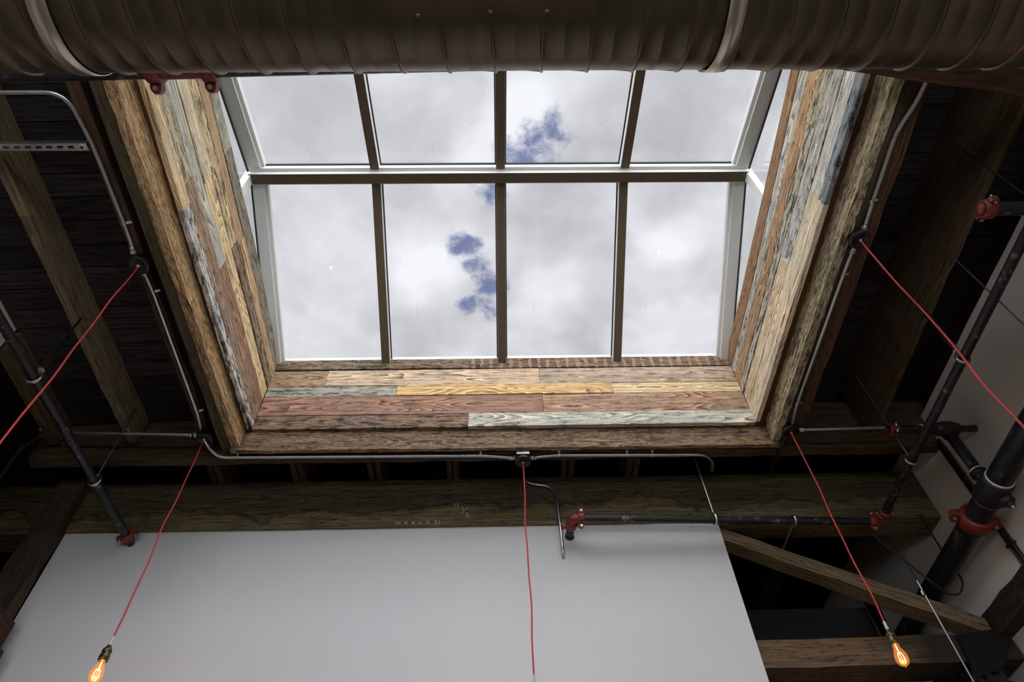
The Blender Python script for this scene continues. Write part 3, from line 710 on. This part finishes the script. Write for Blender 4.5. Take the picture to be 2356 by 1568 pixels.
def wobble(a, b, amp, seed, n=40):
    rnd = random.Random(seed); a, b = V(a), V(b); ph = [rnd.uniform(0, 6.28) for _ in range(4)]; out = []
    for i in range(n + 1):
        t = i / n; e = math.sin(math.pi * t) ** .5 if 0 < t < 1 else 0
        dx = amp * e * (math.sin(9 * t + ph[0]) + .5 * math.sin(23 * t + ph[1])); dy = amp * e * (math.sin(11 * t + ph[2]) + .5 * math.sin(19 * t + ph[3]))
        out.append(a.lerp(b, t) + V((dx, dy, 0)))
    return out
def pendant(c, zb, label, seed, box=False, zc=None):
    """c: centre of the canopy's lower face; zb: height of the bulb's middle"""
    c = V(c); t = thing('pendant_lamp', c, label, 'pendant lamp', 'bare bulb pendants on red cords')
    if box:
        b = MB(); b.box((c.x - .040, c.y - .052, c.z + .030), (c.x + .040, c.y + .028, LED - .001)); bx = obj('junction_box', b, M['zinc'], t)
        for dx in (-.02, .008, .024):
            k = MB(); k.lathe((c.x + dx, c.y - .0525, (c.z + .030 + LED) / 2), (0, -1, 0), [(.009, -.001), (.009, .0012), (.007, .0014)], 14); obj('knockout', k, M['conduit'], bx)
    else:
        b = MB(); b.lathe(c + V((0, 0, .018)), UPV, [(.047, 0), (.047, .032), (.044, .034)], 8); obj('junction_box', b, M['canopy'], t)
    b = MB(); b.lathe(c, UPV, [(.0, .003), (.034, .003), (.036, .0), (.0405, -.001), (.051, .004), (.0525, .008), (.051, .011), (.0525, .014), (.051, .018), (.052, .022), (.047, .026)], 36, caps=False)
    cp = obj('canopy', b, M['canopy'], t)
    for s in (-1, 1):
        k = MB(); k.lathe(c + V((s * .022, s * .010 + .004, .003)), -UPV, [(.0042, 0), (.0042, .002), (.002, .0034)], 10); obj('screw', k, M['cast'], cp)
    k = MB(); k.lathe(c + V((0, 0, .003)), -UPV, [(.007, 0), (.007, .006), (.004, .012)], 12); obj('cord_grip', k, M['white_paint'], cp)
    top = zb + .115
    b = MB(); b.tube(wobble(c + V((0, 0, -.006)), (c.x, c.y, top + .035), .0045, seed), .0042, 8); obj('cord', b, M['cord'], t)
    o = V((c.x, c.y, top))
    b = MB(); b.lathe(o + V((0, 0, .045)), -UPV, [(.0035, 0), (.0065, .006), (.0085, .045), (.0075, .047)], 14); obj('cord_sleeve', b, M['sleeve'], t)
    b = MB(); b.lathe(o, -UPV, [(.006, -.002), (.010, 0), (.011, .006), (.016, .014), (.0215, .022), (.0225, .028), (.0205, .031), (.0205, .046), (.0225, .048), (.0225, .052), (.0235, .055), (.0235, .060), (.0225, .064), (.0225, .074), (.017, .076)], 24)
    obj('socket', b, M['brass'], t)
    g0 = top - .070
    b = MB(); b.lathe((c.x, c.y, g0), -UPV, [(.0135, 0), (.0145, .010), (.017, .022), (.0225, .036), (.0275, .050), (.0300, .064), (.0290, .078), (.0245, .090), (.016, .099), (.006, .104), (.0025, .1055), (.0022, .110)], 28, caps=False)
    gl = obj('bulb', b, M['bulb'], t)
    f = MB()
    for j in range(3):
        a = j * math.pi / 3; pts = []
        for i in range(41):
            q = 2 * math.pi * i / 40
            pts.append(V((c.x + .0125 * math.sin(q) * math.cos(a), c.y + .0125 * math.sin(q) * math.sin(a), g0 - .062 + .022 * math.cos(q))))
        f.tube(pts, .0008, 5, caps=False)
    f.tube([(c.x, c.y, g0 - .005), (c.x, c.y, g0 - .04)], .002, 6)
    obj('filament', f, M['filament'], gl)
    ld = bpy.data.lights.new('bulb_light', 'POINT'); ld.energy = BULB_W; ld.color = (1, .52, .2); ld.shadow_soft_size = .02
    lo = bpy.data.objects.new('bulb_light', ld); COL.objects.link(lo); lo.parent = gl; lo.location = V((c.x, c.y, g0 - .062)) - ORG[gl.name]
BULB_W = .9
cZ = 3.045
pendant(onZ(469, 1011, cZ), 1.60, 'lit bare bulb on a red cord before the white wall, lower left', 1)
pendant(onZ(1821, 995, 2.998), 1.575, 'lit bare bulb on a red cord before the tie beam, lower right', 2)
pendant(onZ(1203.5, 1064, 2.955), 1.45, 'middle pendant lamp on a red cord, silver box over its canopy', 3, True)
pendant(onZ(318, 612, cZ), 1.45, 'outer left pendant lamp whose red cord leaves by the left edge', 4)
pendant(onZ(1980, 553, 2.998), 1.45, 'outer right pendant lamp whose red cord leaves by the right edge', 5)

# ------------------------------------------------------------------ sprinkler pipes
def hexbolt(p, ax, r=.007, L=.02):
    b = MB(); ax = V(ax).normalized(); b.lathe(p, ax, [(r, 0), (r, .007)], 6); b.lathe(V(p) + ax * .007, ax, [(r * .55, 0), (r * .55, L)], 8)
    return b
def coupling(parent, c, ax, r, side, w=.048, bolts=True, name='coupling', k=1.0):
    """grooved two-bolt coupling round a pipe"""
    c, ax = V(c), V(ax).normalized(); side = V(side); side = (side - ax * side.dot(ax)).normalized(); up = ax.cross(side)
    b = MB(); b.lathe(c - ax * w / 2, ax, [(r, 0), (r + .010 * k, .001), (r + .013 * k, .008), (r + .013 * k, w - .008), (r + .010 * k, w - .001), (r, w)], 28, caps=False)
    for s in (-1, 1):
        q = c + side * s * (r + .018 * k)
        for o_ in (-1, 1):
            rw = []
            for h in (.0015, .012 * k):
                rw.append([q + up * o_ * h + (side * s * math.cos(a) * .020 * k + ax * math.sin(a) * w * .42) for a in [2 * math.pi * i / 14 for i in range(14)]])
            b.grid(rw, True, False); b.cap(rw[0]); b.cap(rw[1])
    cp = obj(name, b, M['red'], parent)
    if bolts:
        for s in (-1, 1):
            q = c + side * s * (r + .022 * k)
            kb = hexbolt(q + up * .012 * k, up, .0075 * k, .012); 
            h2 = hexbolt(q - up * .012 * k, -up, .0075 * k, .004)
            n0 = len(kb.v); kb.v += h2.v; kb.f += [tuple(i + n0 for i in f_) for f_ in h2.f]; kb.uv += h2.uv; kb.col += h2.col; kb.sm += h2.sm
            obj('bolt', kb, M['zinc'], cp)
    return cp
def pipe(name, pts, r, label, mat_='black_pipe', fil=0, cat='pipe', group=None):
    t = thing(name, pts[0], label, cat, group); b = MB(); b.tube(fillet(pts, fil) if fil else pts, r, 20); obj('run', b, M[mat_], t); return t
PR_ = .0243
# left run into the white wall
A, B = V((-2.345, .95, 2.66)), V((-2.279, YW + .01, 2.66)); dA = (B - A).normalized()
t = pipe('sprinkler_pipe', [A, B], PR_, 'black sprinkler pipe on the left, ending in the white wall with a red coupling', group='black sprinkler pipes')
coupling(t, onZ(293, 1233, 2.66), dA, PR_, (1, 0, .5))
k = MB(); k.lathe((B.x, YW + .0, 2.66), (0, -1, 0), [(PR_ + .004, 0), (PR_ + .004, .003), (PR_, .004)], 24); obj('escutcheon', k, M['white_paint'], t)
# right run
A2, B2 = V((2.372, .6, 2.66)), V((2.405, 3.452, 2.655)); dB = (B2 - A2).normalized()
t = pipe('sprinkler_pipe', [A2, B2], PR_, 'black sprinkler pipe on the right, along the grey wall to a red elbow', group='black sprinkler pipes')
br = onZ(2300, 480, 2.66); b = MB(); b.tube([(2.12, br.y, 2.66), (2.36, br.y, 2.66)], PR_ * 1.25, 18); obj('branch', b, M['black_pipe'], t)
coupling(t, (2.15, br.y, 2.66), AX, PR_ * 1.25, (0, 1, .3), w=.05)
b = MB(); b.lathe((2.110, br.y, 2.66), (1, 0, 0), [(.001, 0), (PR_, .002), (PR_ + .004, .01), (PR_ + .004, .02)], 18); obj('end_cap', b, M['red'], t)
# cross run along the header, elbow at both ends
A3, B3 = V((.50, 3.42, 2.655)), V((2.345, 3.47, 2.632)); d3 = (B3 - A3).normalized()
t = pipe('sprinkler_pipe', [A3, B3], PR_, 'black sprinkler pipe running level in front of the header beam', group='black sprinkler pipes')
e = V((.452, 3.425, 2.655)); b = MB(); b.tube(fillet([A3 + V((.012, 0, 0)), e, e + V((0, .06, -.002))], .05, 8), PR_ * 1.18, 20); obj('elbow', b, M['red'], t)
coupling(t, A3 + V((.012, 0, 0)), d3, PR_, (0, -.5, 1), w=.042)
coupling(t, e + V((0, .062, 0)), AY, PR_, (1, 0, .25), w=.042)
b = MB(); b.tube([e + V((0, .06, 0)), e + V((0, .19, 0))], PR_, 20); obj('stub', b, M['black_pipe'], t)
b = MB(); b.lathe(e + V((0, YW - e.y, 0)), (0, -1, 0), [(PR_ + .006, 0), (PR_ + .005, .004), (PR_, .006)], 20); obj('escutcheon', b, M['cast'], t)
b = MB(); b.tube(fillet([B3 - d3 * .01, V((B2.x, 3.474, 2.64)), B2 - dB * .02], .045, 8), PR_ * 1.2, 20); obj('elbow', b, M['red'], t)
coupling(t, B3 - d3 * .012, d3, PR_, (0, -.4, 1), w=.042); coupling(t, B2 - dB * .03, dB, PR_, (1, 0, .4), w=.042)
# hangers
def hanger(rod_top, ring_c, ax, label, sleeve=False, rr=.0046, name='pipe_hanger', ring_r=PR_ + .004, mat_='zinc'):
    rt, rc, ax = V(rod_top), V(ring_c), V(ax).normalized()
    t = thing(name, rt, label, 'pipe hanger', 'pipe hangers'); dv = (rt - rc).normalized(); sd_ = ax.cross(dv).normalized(); dv = sd_.cross(ax)
    b = MB(); pts = []; R = ring_r + .004
    for i in range(33):
        a = -math.pi / 2 + 2 * math.pi * (i / 32); el = 1.0 + .35 * max(0, -math.cos(a + math.pi / 2 + math.pi / 2) ) * 0
        pts.append(rc + sd_ * math.cos(a) * R + dv * math.sin(a) * (R if math.sin(a) < 0 else R * 1.35))
    rw = [[p + ax * q for p in pts] for q in (-.008, .008)]; rw2 = [[rc + (p - rc) * 1.09 + ax * q for p in pts] for q in (.008, -.008)]
    b.grid(rw + rw2 + [rw[0]], False, True); obj('ring', b, M['zinc'], t)
    e = rc + dv * (R * 1.35)
    if sleeve:
        b = MB(); b.tube([e + dv * .022, rt - dv * .035], .0150, 16); obj('sleeve', b, M['cast'], t)
        b = MB(); b.lathe(rt - dv * .045, dv, [(.0155, 0), (.0185, .004), (.0185, .036), (.012, .042)], 16); obj('cap', b, M['black_pipe'], t)
        b = MB(); b.lathe(e + dv * .016, dv, [(.012, 0), (.0165, .002), (.0165, .006), (.0145, .008)], 16); obj('washer', b, M['white_paint'], t)
        b = MB(); b.tube([rt - dv * .01, (rt.x, rt.y, ZJ + .012)], .006, 8); obj('stud', b, M['cast'], t)
        b = MB(); b.tube([e - dv * .01, e + dv * .03], .0045, 8); obj('rod', b, M['zinc'], t)
    else:
        b = MB(); b.tube([e - dv * .012, rt], rr, 10); obj('rod', b, M[mat_], t)
    b = MB(); b.lathe(e - dv * .004, dv, [(.009, 0), (.009, .008)], 6); obj('nut', b, M['zinc'], t)
    return t
on = lambda a, b, y: a + (b - a) * ((y - a.y) / (b.y - a.y))
c = on(A, B, 2.245); hanger((c.x + .012, 2.225, 2.985), c, dA, 'left pipe hanger with a thick black sleeve, ring crossed by the red cord', True)
c = on(A, B, 3.015); hanger((c.x - .008, 3.015, 3.25), c, dA, 'thin silver hanger rod and ring on the left pipe near the wall')
c = on(A2, B2, 2.19); hanger((c.x + .012, 2.187, 3.065), c, dB, 'right pipe hanger with a thick black sleeve beside the red cord', True)
c = on(A2, B2, 2.945); hanger((c.x - .0, 2.945, 3.40), c, dB, 'thin silver hanger rod and ring on the right pipe near its elbow')
c = A3 + d3 * ((1.345 - A3.x) / d3.x); hanger((1.318, 3.39, 3.10), c, d3, 'thin silver hanger rod and ring on the cross pipe by the wall edge')
c = A3 + d3 * ((1.838 - A3.x) / d3.x); hanger(c + V((-.03, .26, -.05)), c, d3, 'silver ring with a sway rod on the cross pipe, over the diagonal brace')
c = on(A2, B2, 1.335); hanger((c.x + .01, 1.335, 3.40), c, dB, 'dark hanger rod at the right edge, by the red-capped branch', mat_='cable')
# loose vertical rods
def rod(name, a, b, r, label, mat_='zinc', coup=None):
    t = thing(name, a, label, 'rod', 'loose vertical rods'); m_ = MB(); m_.tube([a, b], r, 10); obj('shaft', m_, M[mat_], t)
    if coup is not None:
        k_ = MB(); k_.lathe(V(coup) - V((0, 0, .012)), UPV, [(r * 1.9, 0), (r * 1.9, .024)], 6); obj('nut', k_, M['zinc'], t)
    return t
q = onX(2205, 603, 2.515); rod('hanger_rod', (q.x, q.y, ZJ + .03), (q.x - .0, q.y, 1.9), .004, 'thin silver rod behind the right pipe, hanging from the joist pair', 'zinc')
q = onY(2110, 1335, 3.3); rod('hanger_rod', (q.x, q.y, q.z), (q.x - .0, q.y, 1.0), .0046, 'thin silver rod dropping past the diagonal brace to the bottom edge', 'zinc', onY(2123, 1364, 3.3))
rod('hanger_rod', (q.x, q.y, LED + .02), (q.x, q.y, q.z), .0018, 'upper length of the silver rod, coloured black as shade, hanging from the ledger', 'cable')  # upper rod made thin and black in place of the shade there

# big riser on the right
def rx(y): return 2.690 + .0395 * (y - 2.4)
RZ, RRad = 2.40, .066
ra, rb = V((rx(-.6), -.6, RZ)), V((rx(4.86), 4.86, RZ)); dr_ = (rb - ra).normalized(); RP = lambda y: on(ra, rb, y)
t = pipe('main_pipe', [ra, rb], RRad, 'thick black main pipe at the right with a red coupling and a tee fitting')
yt = 2.90
b = MB(); b.lathe(RP(yt - .085), dr_, [(RRad, 0), (RRad + .012, .004), (RRad + .016, .02), (RRad + .014, .085), (RRad + .016, .15), (RRad + .012, .166), (RRad, .17)], 32, caps=False)
tee = obj('tee', b, M['cast'], t)
for y0 in (yt - .092, yt + .078):
    b = MB(); b.lathe(RP(y0), dr_, [(RRad, 0), (RRad + .006, .001), (RRad + .006, .012), (RRad, .013)], 32, caps=False); obj('paint_ring', b, M['white_paint'], tee)
pc = RP(yt)
b = MB(); b.lathe(pc + V((0.02, 0, -RRad)), (.25, 0, -1), [(.040, 0), (.040, .030), (.036, .036), (.022, .036), (.022, .05)], 20); obj('boss', b, M['cast'], tee)
b = MB(); b.lathe(pc + V((.032, 0, -RRad - .048)), (.25, 0, -1), [(.013, 0), (.013, .020)], 4); obj('plug', b, M['zinc'], tee)
coupling(t, RP(3.165), dr_, RRad, (1, 0, -.35), w=.085, k=1.75)
b = MB(); b.lathe(RP(3.215), dr_, [(RRad, 0), (RRad + .004, .004), (RRad + .004, .035), (RRad, .04)], 28, caps=False); obj('pipe_lip', b, M['cast'], t)
# branch going up from the tee, then level to the wall and the left
bz = 2.86; bx = pc.x - .015
b = MB(); b.tube([(bx, yt, RZ + RRad - .01), (bx, yt, bz)], .032, 18); bc = obj('branch_riser', b, M['black_pipe'], t)
b = MB(); b.lathe((bx, yt, RZ + RRad + .025), UPV, [(.032, 0), (.045, .002), (.045, .03), (.038, .034)], 20); obj('collar', b, M['cast'], bc)
b = MB(); b.lathe((bx, yt, RZ + RRad + .060), UPV, [(.032, 0), (.039, .001), (.039, .010), (.032, .011)], 20); obj('paint_ring', b, M['white_paint'], bc)
b = MB(); b.lathe((bx - .075, yt, bz), AX, [(.024, 0), (.040, .004), (.042, .03), (.047, .05), (.048, .09), (.042, .12), (.036, .145), (.024, .15)], 20); b.lathe((bx, yt, bz - .06), UPV, [(.040, 0), (.044, .01), (.044, .05)], 20)
obj('elbow_tee', b, M['cast'], t)
b = MB(); b.tube([(bx + .05, yt, bz), (XR + .01, yt, bz)], .022, 16); obj('wall_stub', b, M['black_pipe'], t)
b = MB(); b.tube([(bx - .07, yt, bz), (bx - .33, yt, bz)], .026, 16); st = obj('side_branch', b, M['black_pipe'], t)
b = MB(); b.lathe((bx - .155, yt, bz), AX, [(.026, 0), (.034, .001), (.034, .008), (.026, .009)], 16); obj('paint_ring', b, M['white_paint'], st)
b = MB(); b.lathe((bx - .15, yt, bz), AX, [(.030, 0), (.036, .004), (.038, .05), (.036, .085)], 16); obj('reducer', b, M['cast'], st)
coupling(t, (bx - .325, yt, bz), AX, .026, (0, 1, .6), w=.05)
# black main behind the duct with red couplings
def lowcap(px, py, z): return onZ(px, py, z)
r_ = .043
ma, mb_ = onZ(-80, 193, 2.55), onZ(1010, 166, 2.55); d_ = (mb_ - ma).normalized(); off = V((0, -.041, 0.012))
t = pipe('sprinkler_main', [ma + off - d_ * 1.2, mb_ + off + d_ * 1.6], r_, 'black pipe with stencilled letters behind the duct, two red couplings on it')
rc = [onZ(362, 188, 2.55), onZ(487, 184, 2.55)]
ps = [ma + off + d_ * ((q_.x - ma.x) / d_.x) for q_ in rc]
b = MB(); b.tube([ps[0], ps[1]], r_ + .003, 20); obj('fitting', b, M['red'], t)
for q_ in ps: coupling(t, q_, d_, r_ + .001, (0, 1.0, -.35), w=.05, k=1.35)
fc = bpy.data.curves.new('pipe_lettering', 'FONT'); fc.body = 'ASTM A135  ASTM'; fc.size = .022; fc.extrude = .0004; fc.align_x = 'CENTER'
fo = bpy.data.objects.new('tmp_text', fc); COL.objects.link(fo)
dg = bpy.context.evaluated_depsgraph_get(); me = bpy.data.meshes.new_from_object(fo.evaluated_get(dg)); bpy.data.objects.remove(fo)
lt = MB(); lc = onZ(85, 178, 2.55); lc = ma + off + d_ * ((lc.x - ma.x) / d_.x)
vs = []
for v in me.vertices:
    a = -.55 + v.co.y / r_; vs.append(lc + d_ * v.co.x + V((0, math.cos(a), math.sin(a))) * (r_ + .0008 + v.co.z))
lt.v = vs
for pl_ in me.polygons:
    lt.f.append(tuple(pl_.vertices)); lt.uv += [(0, 0)] * len(pl_.vertices); lt.col += [(.5, .5, .5, 0)] * len(pl_.vertices); lt.sm.append(False)
obj('lettering', lt, M['lettering'], t)

# ------------------------------------------------------------------ slotted channel at the left, skewed timber at the right
zc_ = 3.069
a_ = onZ(201, 338, zc_); b_ = onZ(-80, 338, zc_); yc = a_.y
t = thing('slotted_channel', a_, 'slotted galvanised channel at the left edge with a bolt at its end', 'channel')
hw = .0165; b = MB(); x1 = a_.x; x0 = x1 - 1.0
slots = []; xs = x1 - .075
while xs > x0 + .04: slots.append((xs - .014, xs + .014)); xs -= .0485
xcur = x1
for s0_, s1_ in slots:      # web with oblong slots cut out
    b.box((s1_, yc - hw, zc_), (xcur, yc + hw, zc_ + .003)); b.box((s0_, yc - hw, zc_), (s1_, yc - .006, zc_ + .003)); b.box((s0_, yc + .006, zc_), (s1_, yc + hw, zc_ + .003)); xcur = s0_
b.box((x0, yc - hw, zc_), (xcur, yc + hw, zc_ + .003))
for s in (-1, 1): b.box((x0, yc + s * hw - .0015, zc_), (x1, yc + s * hw + .0015, zc_ + .035))
obj('channel', b, M['conduit'], t)
k = MB(); k.lathe((x1 - .022, yc, zc_), -UPV, [(.0145, 0), (.0145, .002), (.013, .003)], 18); w_ = obj('washer', k, M['white_paint'], t)
k = MB(); k.lathe((x1 - .022, yc, zc_ - .003), -UPV, [(.007, 0), (.007, .005)], 6); obj('bolt', k, M['cast'], w_)
pa, pb = onZ(1900, 158, 2.98), onZ(2420, 229, 2.98); dd = (pb - pa).normalized(); nn = V((dd.y, -dd.x, 0))
b = MB(); b.board(pa + nn * .075, pb + nn * .075 + dd * .6, UP, .15, .06, dc(70, 44, 30, .3), 71, jit=.002)
tag(obj('skewed_timber', b, M['timber']), 'dark red-brown timber at the upper right, running skew behind the duct', 'beam')

# ------------------------------------------------------------------ timber truss beside and behind the white wall
b = MB(); b.board((-2.812, 3.581, ZF), (-2.812, 3.581, 3.12), (0, -1, 0), .18, .071, dc(66, 58, 44, .3), 81, seg=30)
tag(obj('timber_post', b, M['timber']), 'dark timber post at the left edge of the white wall', 'post')
b = MB(); b.board((-2.72, 1.6, 1.94), (-2.70, 3.508, 1.94), UP, .12, .150, dc(70, 48, 38, .4), 82)
tag(obj('timber_block', b, M['timber']), 'dark timber running toward the viewer at the left edge, against the post', 'beam')
b = MB(); b.board((-2.70, 2.4, 1.77), (-2.68, 3.509, 1.77), UP, .15, .155, dc(64, 54, 44, .4), 83)
tag(obj('timber_block', b, M['timber']), 'second dark timber under the one at the left edge, its end against the post', 'beam')
b = MB(); b.board((1.2, 3.72, 1.800), (2.86, 3.72, 1.818), UP, .20, .155, dc(104, 86, 64, .35), 84)
tag(obj('tie_beam', b, M['end_dark']), 'brown timber tie beam at lower right, behind the lit bulb', 'beam')
b = MB(); b.board((1.2, 3.86, 1.60), (2.86, 3.86, 1.60), UP, .12, .19, dc(40, 36, 32, .3), 85)
tag(obj('tie_beam', b, M['timber']), 'darker second timber behind the lower edge of the tie beam', 'beam')
pa, pb = onY(1652, 1211, 3.625), onY(2312, 1438, 3.625); dd = (pb - pa).normalized(); pn = V((-dd.z, 0, dd.x)); hb_ = .088
pa += V((0, .055, 0)) - pn * hb_; pb += V((0, .055, 0)) - pn * hb_
b = MB(); b.board(pa, pb, pn, .11, hb_, dc(108, 94, 72, .35), 86)
tag(obj('diagonal_brace', b, M['timber']), 'diagonal timber brace from the top of the white wall down to the right wall', 'brace')
b = MB(); b.board((2.826, -.6, 1.955), (2.826, 4.6, 1.945), UP, .094, .135, dc(52, 40, 34, .5), 87, jit=.004)
tag(obj('wall_timber', b, M['hewn']), 'rough dark timber fixed level along the right wall', 'beam')
p1 = onY(2280, 1568, 3.56); p2 = onY(2350, 1568, 3.56)
b = MB(); b.board(((p1.x + p2.x) / 2, 3.64, ZF), ((p1.x + p2.x) / 2, 3.64, 1.96), (0, 1, 0), p2.x - p1.x, .13, dc(40, 38, 36, .3), 88, seg=24)
tag(obj('timber_post', b, M['timber']), 'dark timber post at the lower right corner under the jagged bracket', 'post')
# jagged bracket block
pf = [(2200, 1459), (2290, 1446), (2318, 1462), (2330, 1478), (2324, 1490), (2318, 1502), (2320, 1512), (2312, 1530), (2300, 1545), (2293, 1546), (2285, 1541), (2273, 1558), (2262, 1549), (2246, 1568), (2240, 1580), (2236, 1530)]
fr_ = [onY(x, y, 3.60) for x, y in pf]; bk_ = [p_ + V((0, .0215, 0)) for p_ in fr_]
b = MB(); cb = dc(14, 13, 12, .3); b.face(fr_, [(p_.x, p_.z) for p_ in fr_], cb); b.face(bk_[::-1], [(p_.x, p_.z) for p_ in bk_[::-1]], cb)
for i in range(len(fr_)):
    j = (i + 1) % len(fr_); b.face([fr_[i], bk_[i], bk_[j], fr_[j]], [(0, 0), (.09, 0), (.09, .03), (0, .03)], cb)
tag(obj('jagged_bracket', b, M['timber']), 'dark jagged bracket block where the tie beam meets the right wall', 'bracket')
# dark timbers in the space behind
for i, (x, z, lab) in enumerate(((1.62, 2.95, 'nearest the white wall'), (2.08, 2.92, 'in the middle of the dark gap'), (-3.05, 2.93, 'beyond the left post'))):
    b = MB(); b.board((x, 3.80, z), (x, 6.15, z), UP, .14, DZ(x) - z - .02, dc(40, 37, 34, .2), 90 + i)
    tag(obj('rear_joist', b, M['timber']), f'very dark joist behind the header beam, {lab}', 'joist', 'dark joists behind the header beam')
slab('wall_inner_back', (1.3, 4.9, ZF), (XR, 4.98, 2.9), M['dark_wall'])
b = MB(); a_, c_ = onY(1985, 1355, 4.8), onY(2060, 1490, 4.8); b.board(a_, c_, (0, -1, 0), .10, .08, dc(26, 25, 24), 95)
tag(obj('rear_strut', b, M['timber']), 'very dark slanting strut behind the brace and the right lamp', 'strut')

# black cable looping round the main pipe
cz = [V(onY(2118, 1188, 3.55)), onY(2145, 1230, 3.5), onY(2172, 1273, 3.46)]
q0 = RP(3.62)
pts = [onY(2117, 1184, 3.56), onY(2146, 1232, 3.52), onY(2176, 1278, 3.55), onY(2200, 1312, 3.66), onY(2215, 1340, 3.60), onY(2206, 1365, 3.50), onY(2180, 1364, 3.36), onY(2150, 1343, 3.30), onY(2100, 1304, 3.30), onY(2060, 1272, 3.34), onY(2008, 1230, 3.42), onY(1990, 1215, 3.46)]
b = MB(); b.tube(smooth_path(pts, 8), .0058, 8); tag(obj('cable', b, M['cable']), 'black cable looping round the thick main pipe at the right', 'cable')
# twin conduits on the right wall
for i, (ax_, lab) in enumerate(((2270, 'left'), (2281, 'right'))):
    p = onX(ax_, 1180, XR - .014); 
    b = MB(); b.tube([(XR - .014, p.y, 3.05), (XR - .014, p.y, 0.4)], .0095, 12)
    t = thing('wall_conduit', (XR - .014, p.y, .4), f'{lab} one of two vertical dark conduits on the right wall', 'conduit', 'twin wall conduits'); obj('tube', b, M['black_pipe'], t)
    k = MB(); z_ = onX(2325, 1250, XR - .02).z; k.box((XR - .030, p.y - .013, z_ - .008), (XR - .001, p.y + .013, z_ + .008)); obj('clip', k, M['cast'], t)

# ------------------------------------------------------------------ sky and light
w = bpy.data.worlds.new('sky'); S.world = w; w.use_nodes = True; nt = w.node_tree; nt.nodes.clear(); g = N(nt)
out = g.n('OutputWorld'); bg = g.n('Background'); g.l(bg.outputs[0], out.inputs[0])
tc = g.n('TexCoord').outputs['Generated']; sx = g.n('SeparateXYZ'); g.l(tc, sx.inputs[0])
zz = g.math('MAXIMUM', sx.outputs[2], .05)
pc_ = g.n('CombineXYZ'); g.l(g.math('DIVIDE', sx.outputs[0], zz), pc_.inputs[0]); g.l(g.math('DIVIDE', sx.outputs[1], zz), pc_.inputs[1]); P = pc_.outputs[0]
wn = g.n('TexNoise'); g.l(P, wn.inputs[0]); wn.inputs['Scale'].default_value = 9; wn.inputs['Detail'].default_value = 3; wn.inputs['Roughness'].default_value = .6
wc = g.vec('SUBTRACT', wn.outputs['Color'], (.5, .5, .5))
sc = g.n('VectorMath', operation='SCALE'); g.l(wc, sc.inputs[0]); sc.inputs['Scale'].default_value = .06
PW = g.vec('ADD', P, sc.outputs[0])
def sky2(px, py): d = ray(px, py); return (d.x / d.z, d.y / d.z, 0)
def blob(px, py, rpx, soft=1.0, warped=True):
    r = rpx / FPX * 1.2
    d = g.vec('DISTANCE', PW if warped else P, sky2(px, py)); return g.ramp(d, r * .35 * (1 - soft) + .0, r, 1, 0)
base = g.noise(PW, 4.2, 3, .55)
fine = wn.outputs[0]
lum = g.math('ADD', g.math('MULTIPLY', g.ramp(base, .36, .64), .24), g.math('MULTIPLY', g.math('SUBTRACT', fine, .5), .30))
lum = g.math('ADD', lum, .605)
for px, py, r, k in ((1000, 590, 190, .30), (1240, 250, 150, .22), (1110, 340, 130, .12), (1540, 560, 95, .22),
                     (1330, 650, 170, .10),
                     (1540, 495, 85, -.17), (1345, 320, 120, -.12), (690, 640, 150, -.08), (1290, 480, 130, -.08)):
    lum = g.math('ADD', lum, g.math('MULTIPLY', blob(px, py, r), k))
lum = g.math('MINIMUM', lum, 1.0)
cc = g.n('CombineColor'); g.l(g.math('MULTIPLY', lum, .968), cc.inputs[0]); g.l(g.math('MULTIPLY', lum, .980), cc.inputs[1]); g.l(g.math('MULTIPLY', lum, 1.03), cc.inputs[2])
blue = None
for px, py, r in ((1197, 350, 80), (1232, 328, 78), (1268, 303, 70), (1068, 562, 66), (1092, 610, 60), (1118, 655, 78), (1128, 705, 62), (1075, 706, 44), (1125, 434, 66)):
    bb = blob(px, py, r * 1.2, 1.0); blue = bb if blue is None else g.math('MAXIMUM', blue, bb)
rag = g.noise(PW, 24, 5, .7)
bm_ = g.math('MULTIPLY', g.ramp(g.math('ADD', blue, g.math('MULTIPLY', g.math('SUBTRACT', rag, .5), 2.0)), .34, 1.15), .95)
colr = g.mix(bm_, cc.outputs[0], C(112, 124, 168))
# unseen sky behind the viewer, raised to add light through skylight and windows
toward = g.math('DIVIDE', g.math('SUBTRACT', .22, g.math('DIVIDE', sx.outputs[1], zz)), 1.0)
boost = g.math('ADD', g.ramp(toward, 0.0, .85, 1.0, 5.0), g.ramp(toward, 2.6, 5.0, 0.0, 5.0))
fin = g.n('VectorMath', operation='SCALE'); g.l(colr, fin.inputs[0]); g.l(boost, fin.inputs['Scale'])
g.l(fin.outputs[0], bg.inputs[0]); bg.inputs[1].default_value = 1.0

S.view_settings.view_transform = 'Standard'; S.view_settings.look = 'None'; S.view_settings.gamma = 1; S.view_settings.use_curve_mapping = False
S.view_settings.exposure = 0.0
cy = S.cycles
cy.max_bounces = 5; cy.diffuse_bounces = 3; cy.glossy_bounces = 3; cy.transparent_max_bounces = 16; cy.caustics_reflective = False; cy.caustics_refractive = False
cy.use_denoising = True; cy.use_light_tree = False; cy.adaptive_threshold = .02
w.cycles.sampling_method = 'MANUAL'; w.cycles.sample_map_resolution = 256
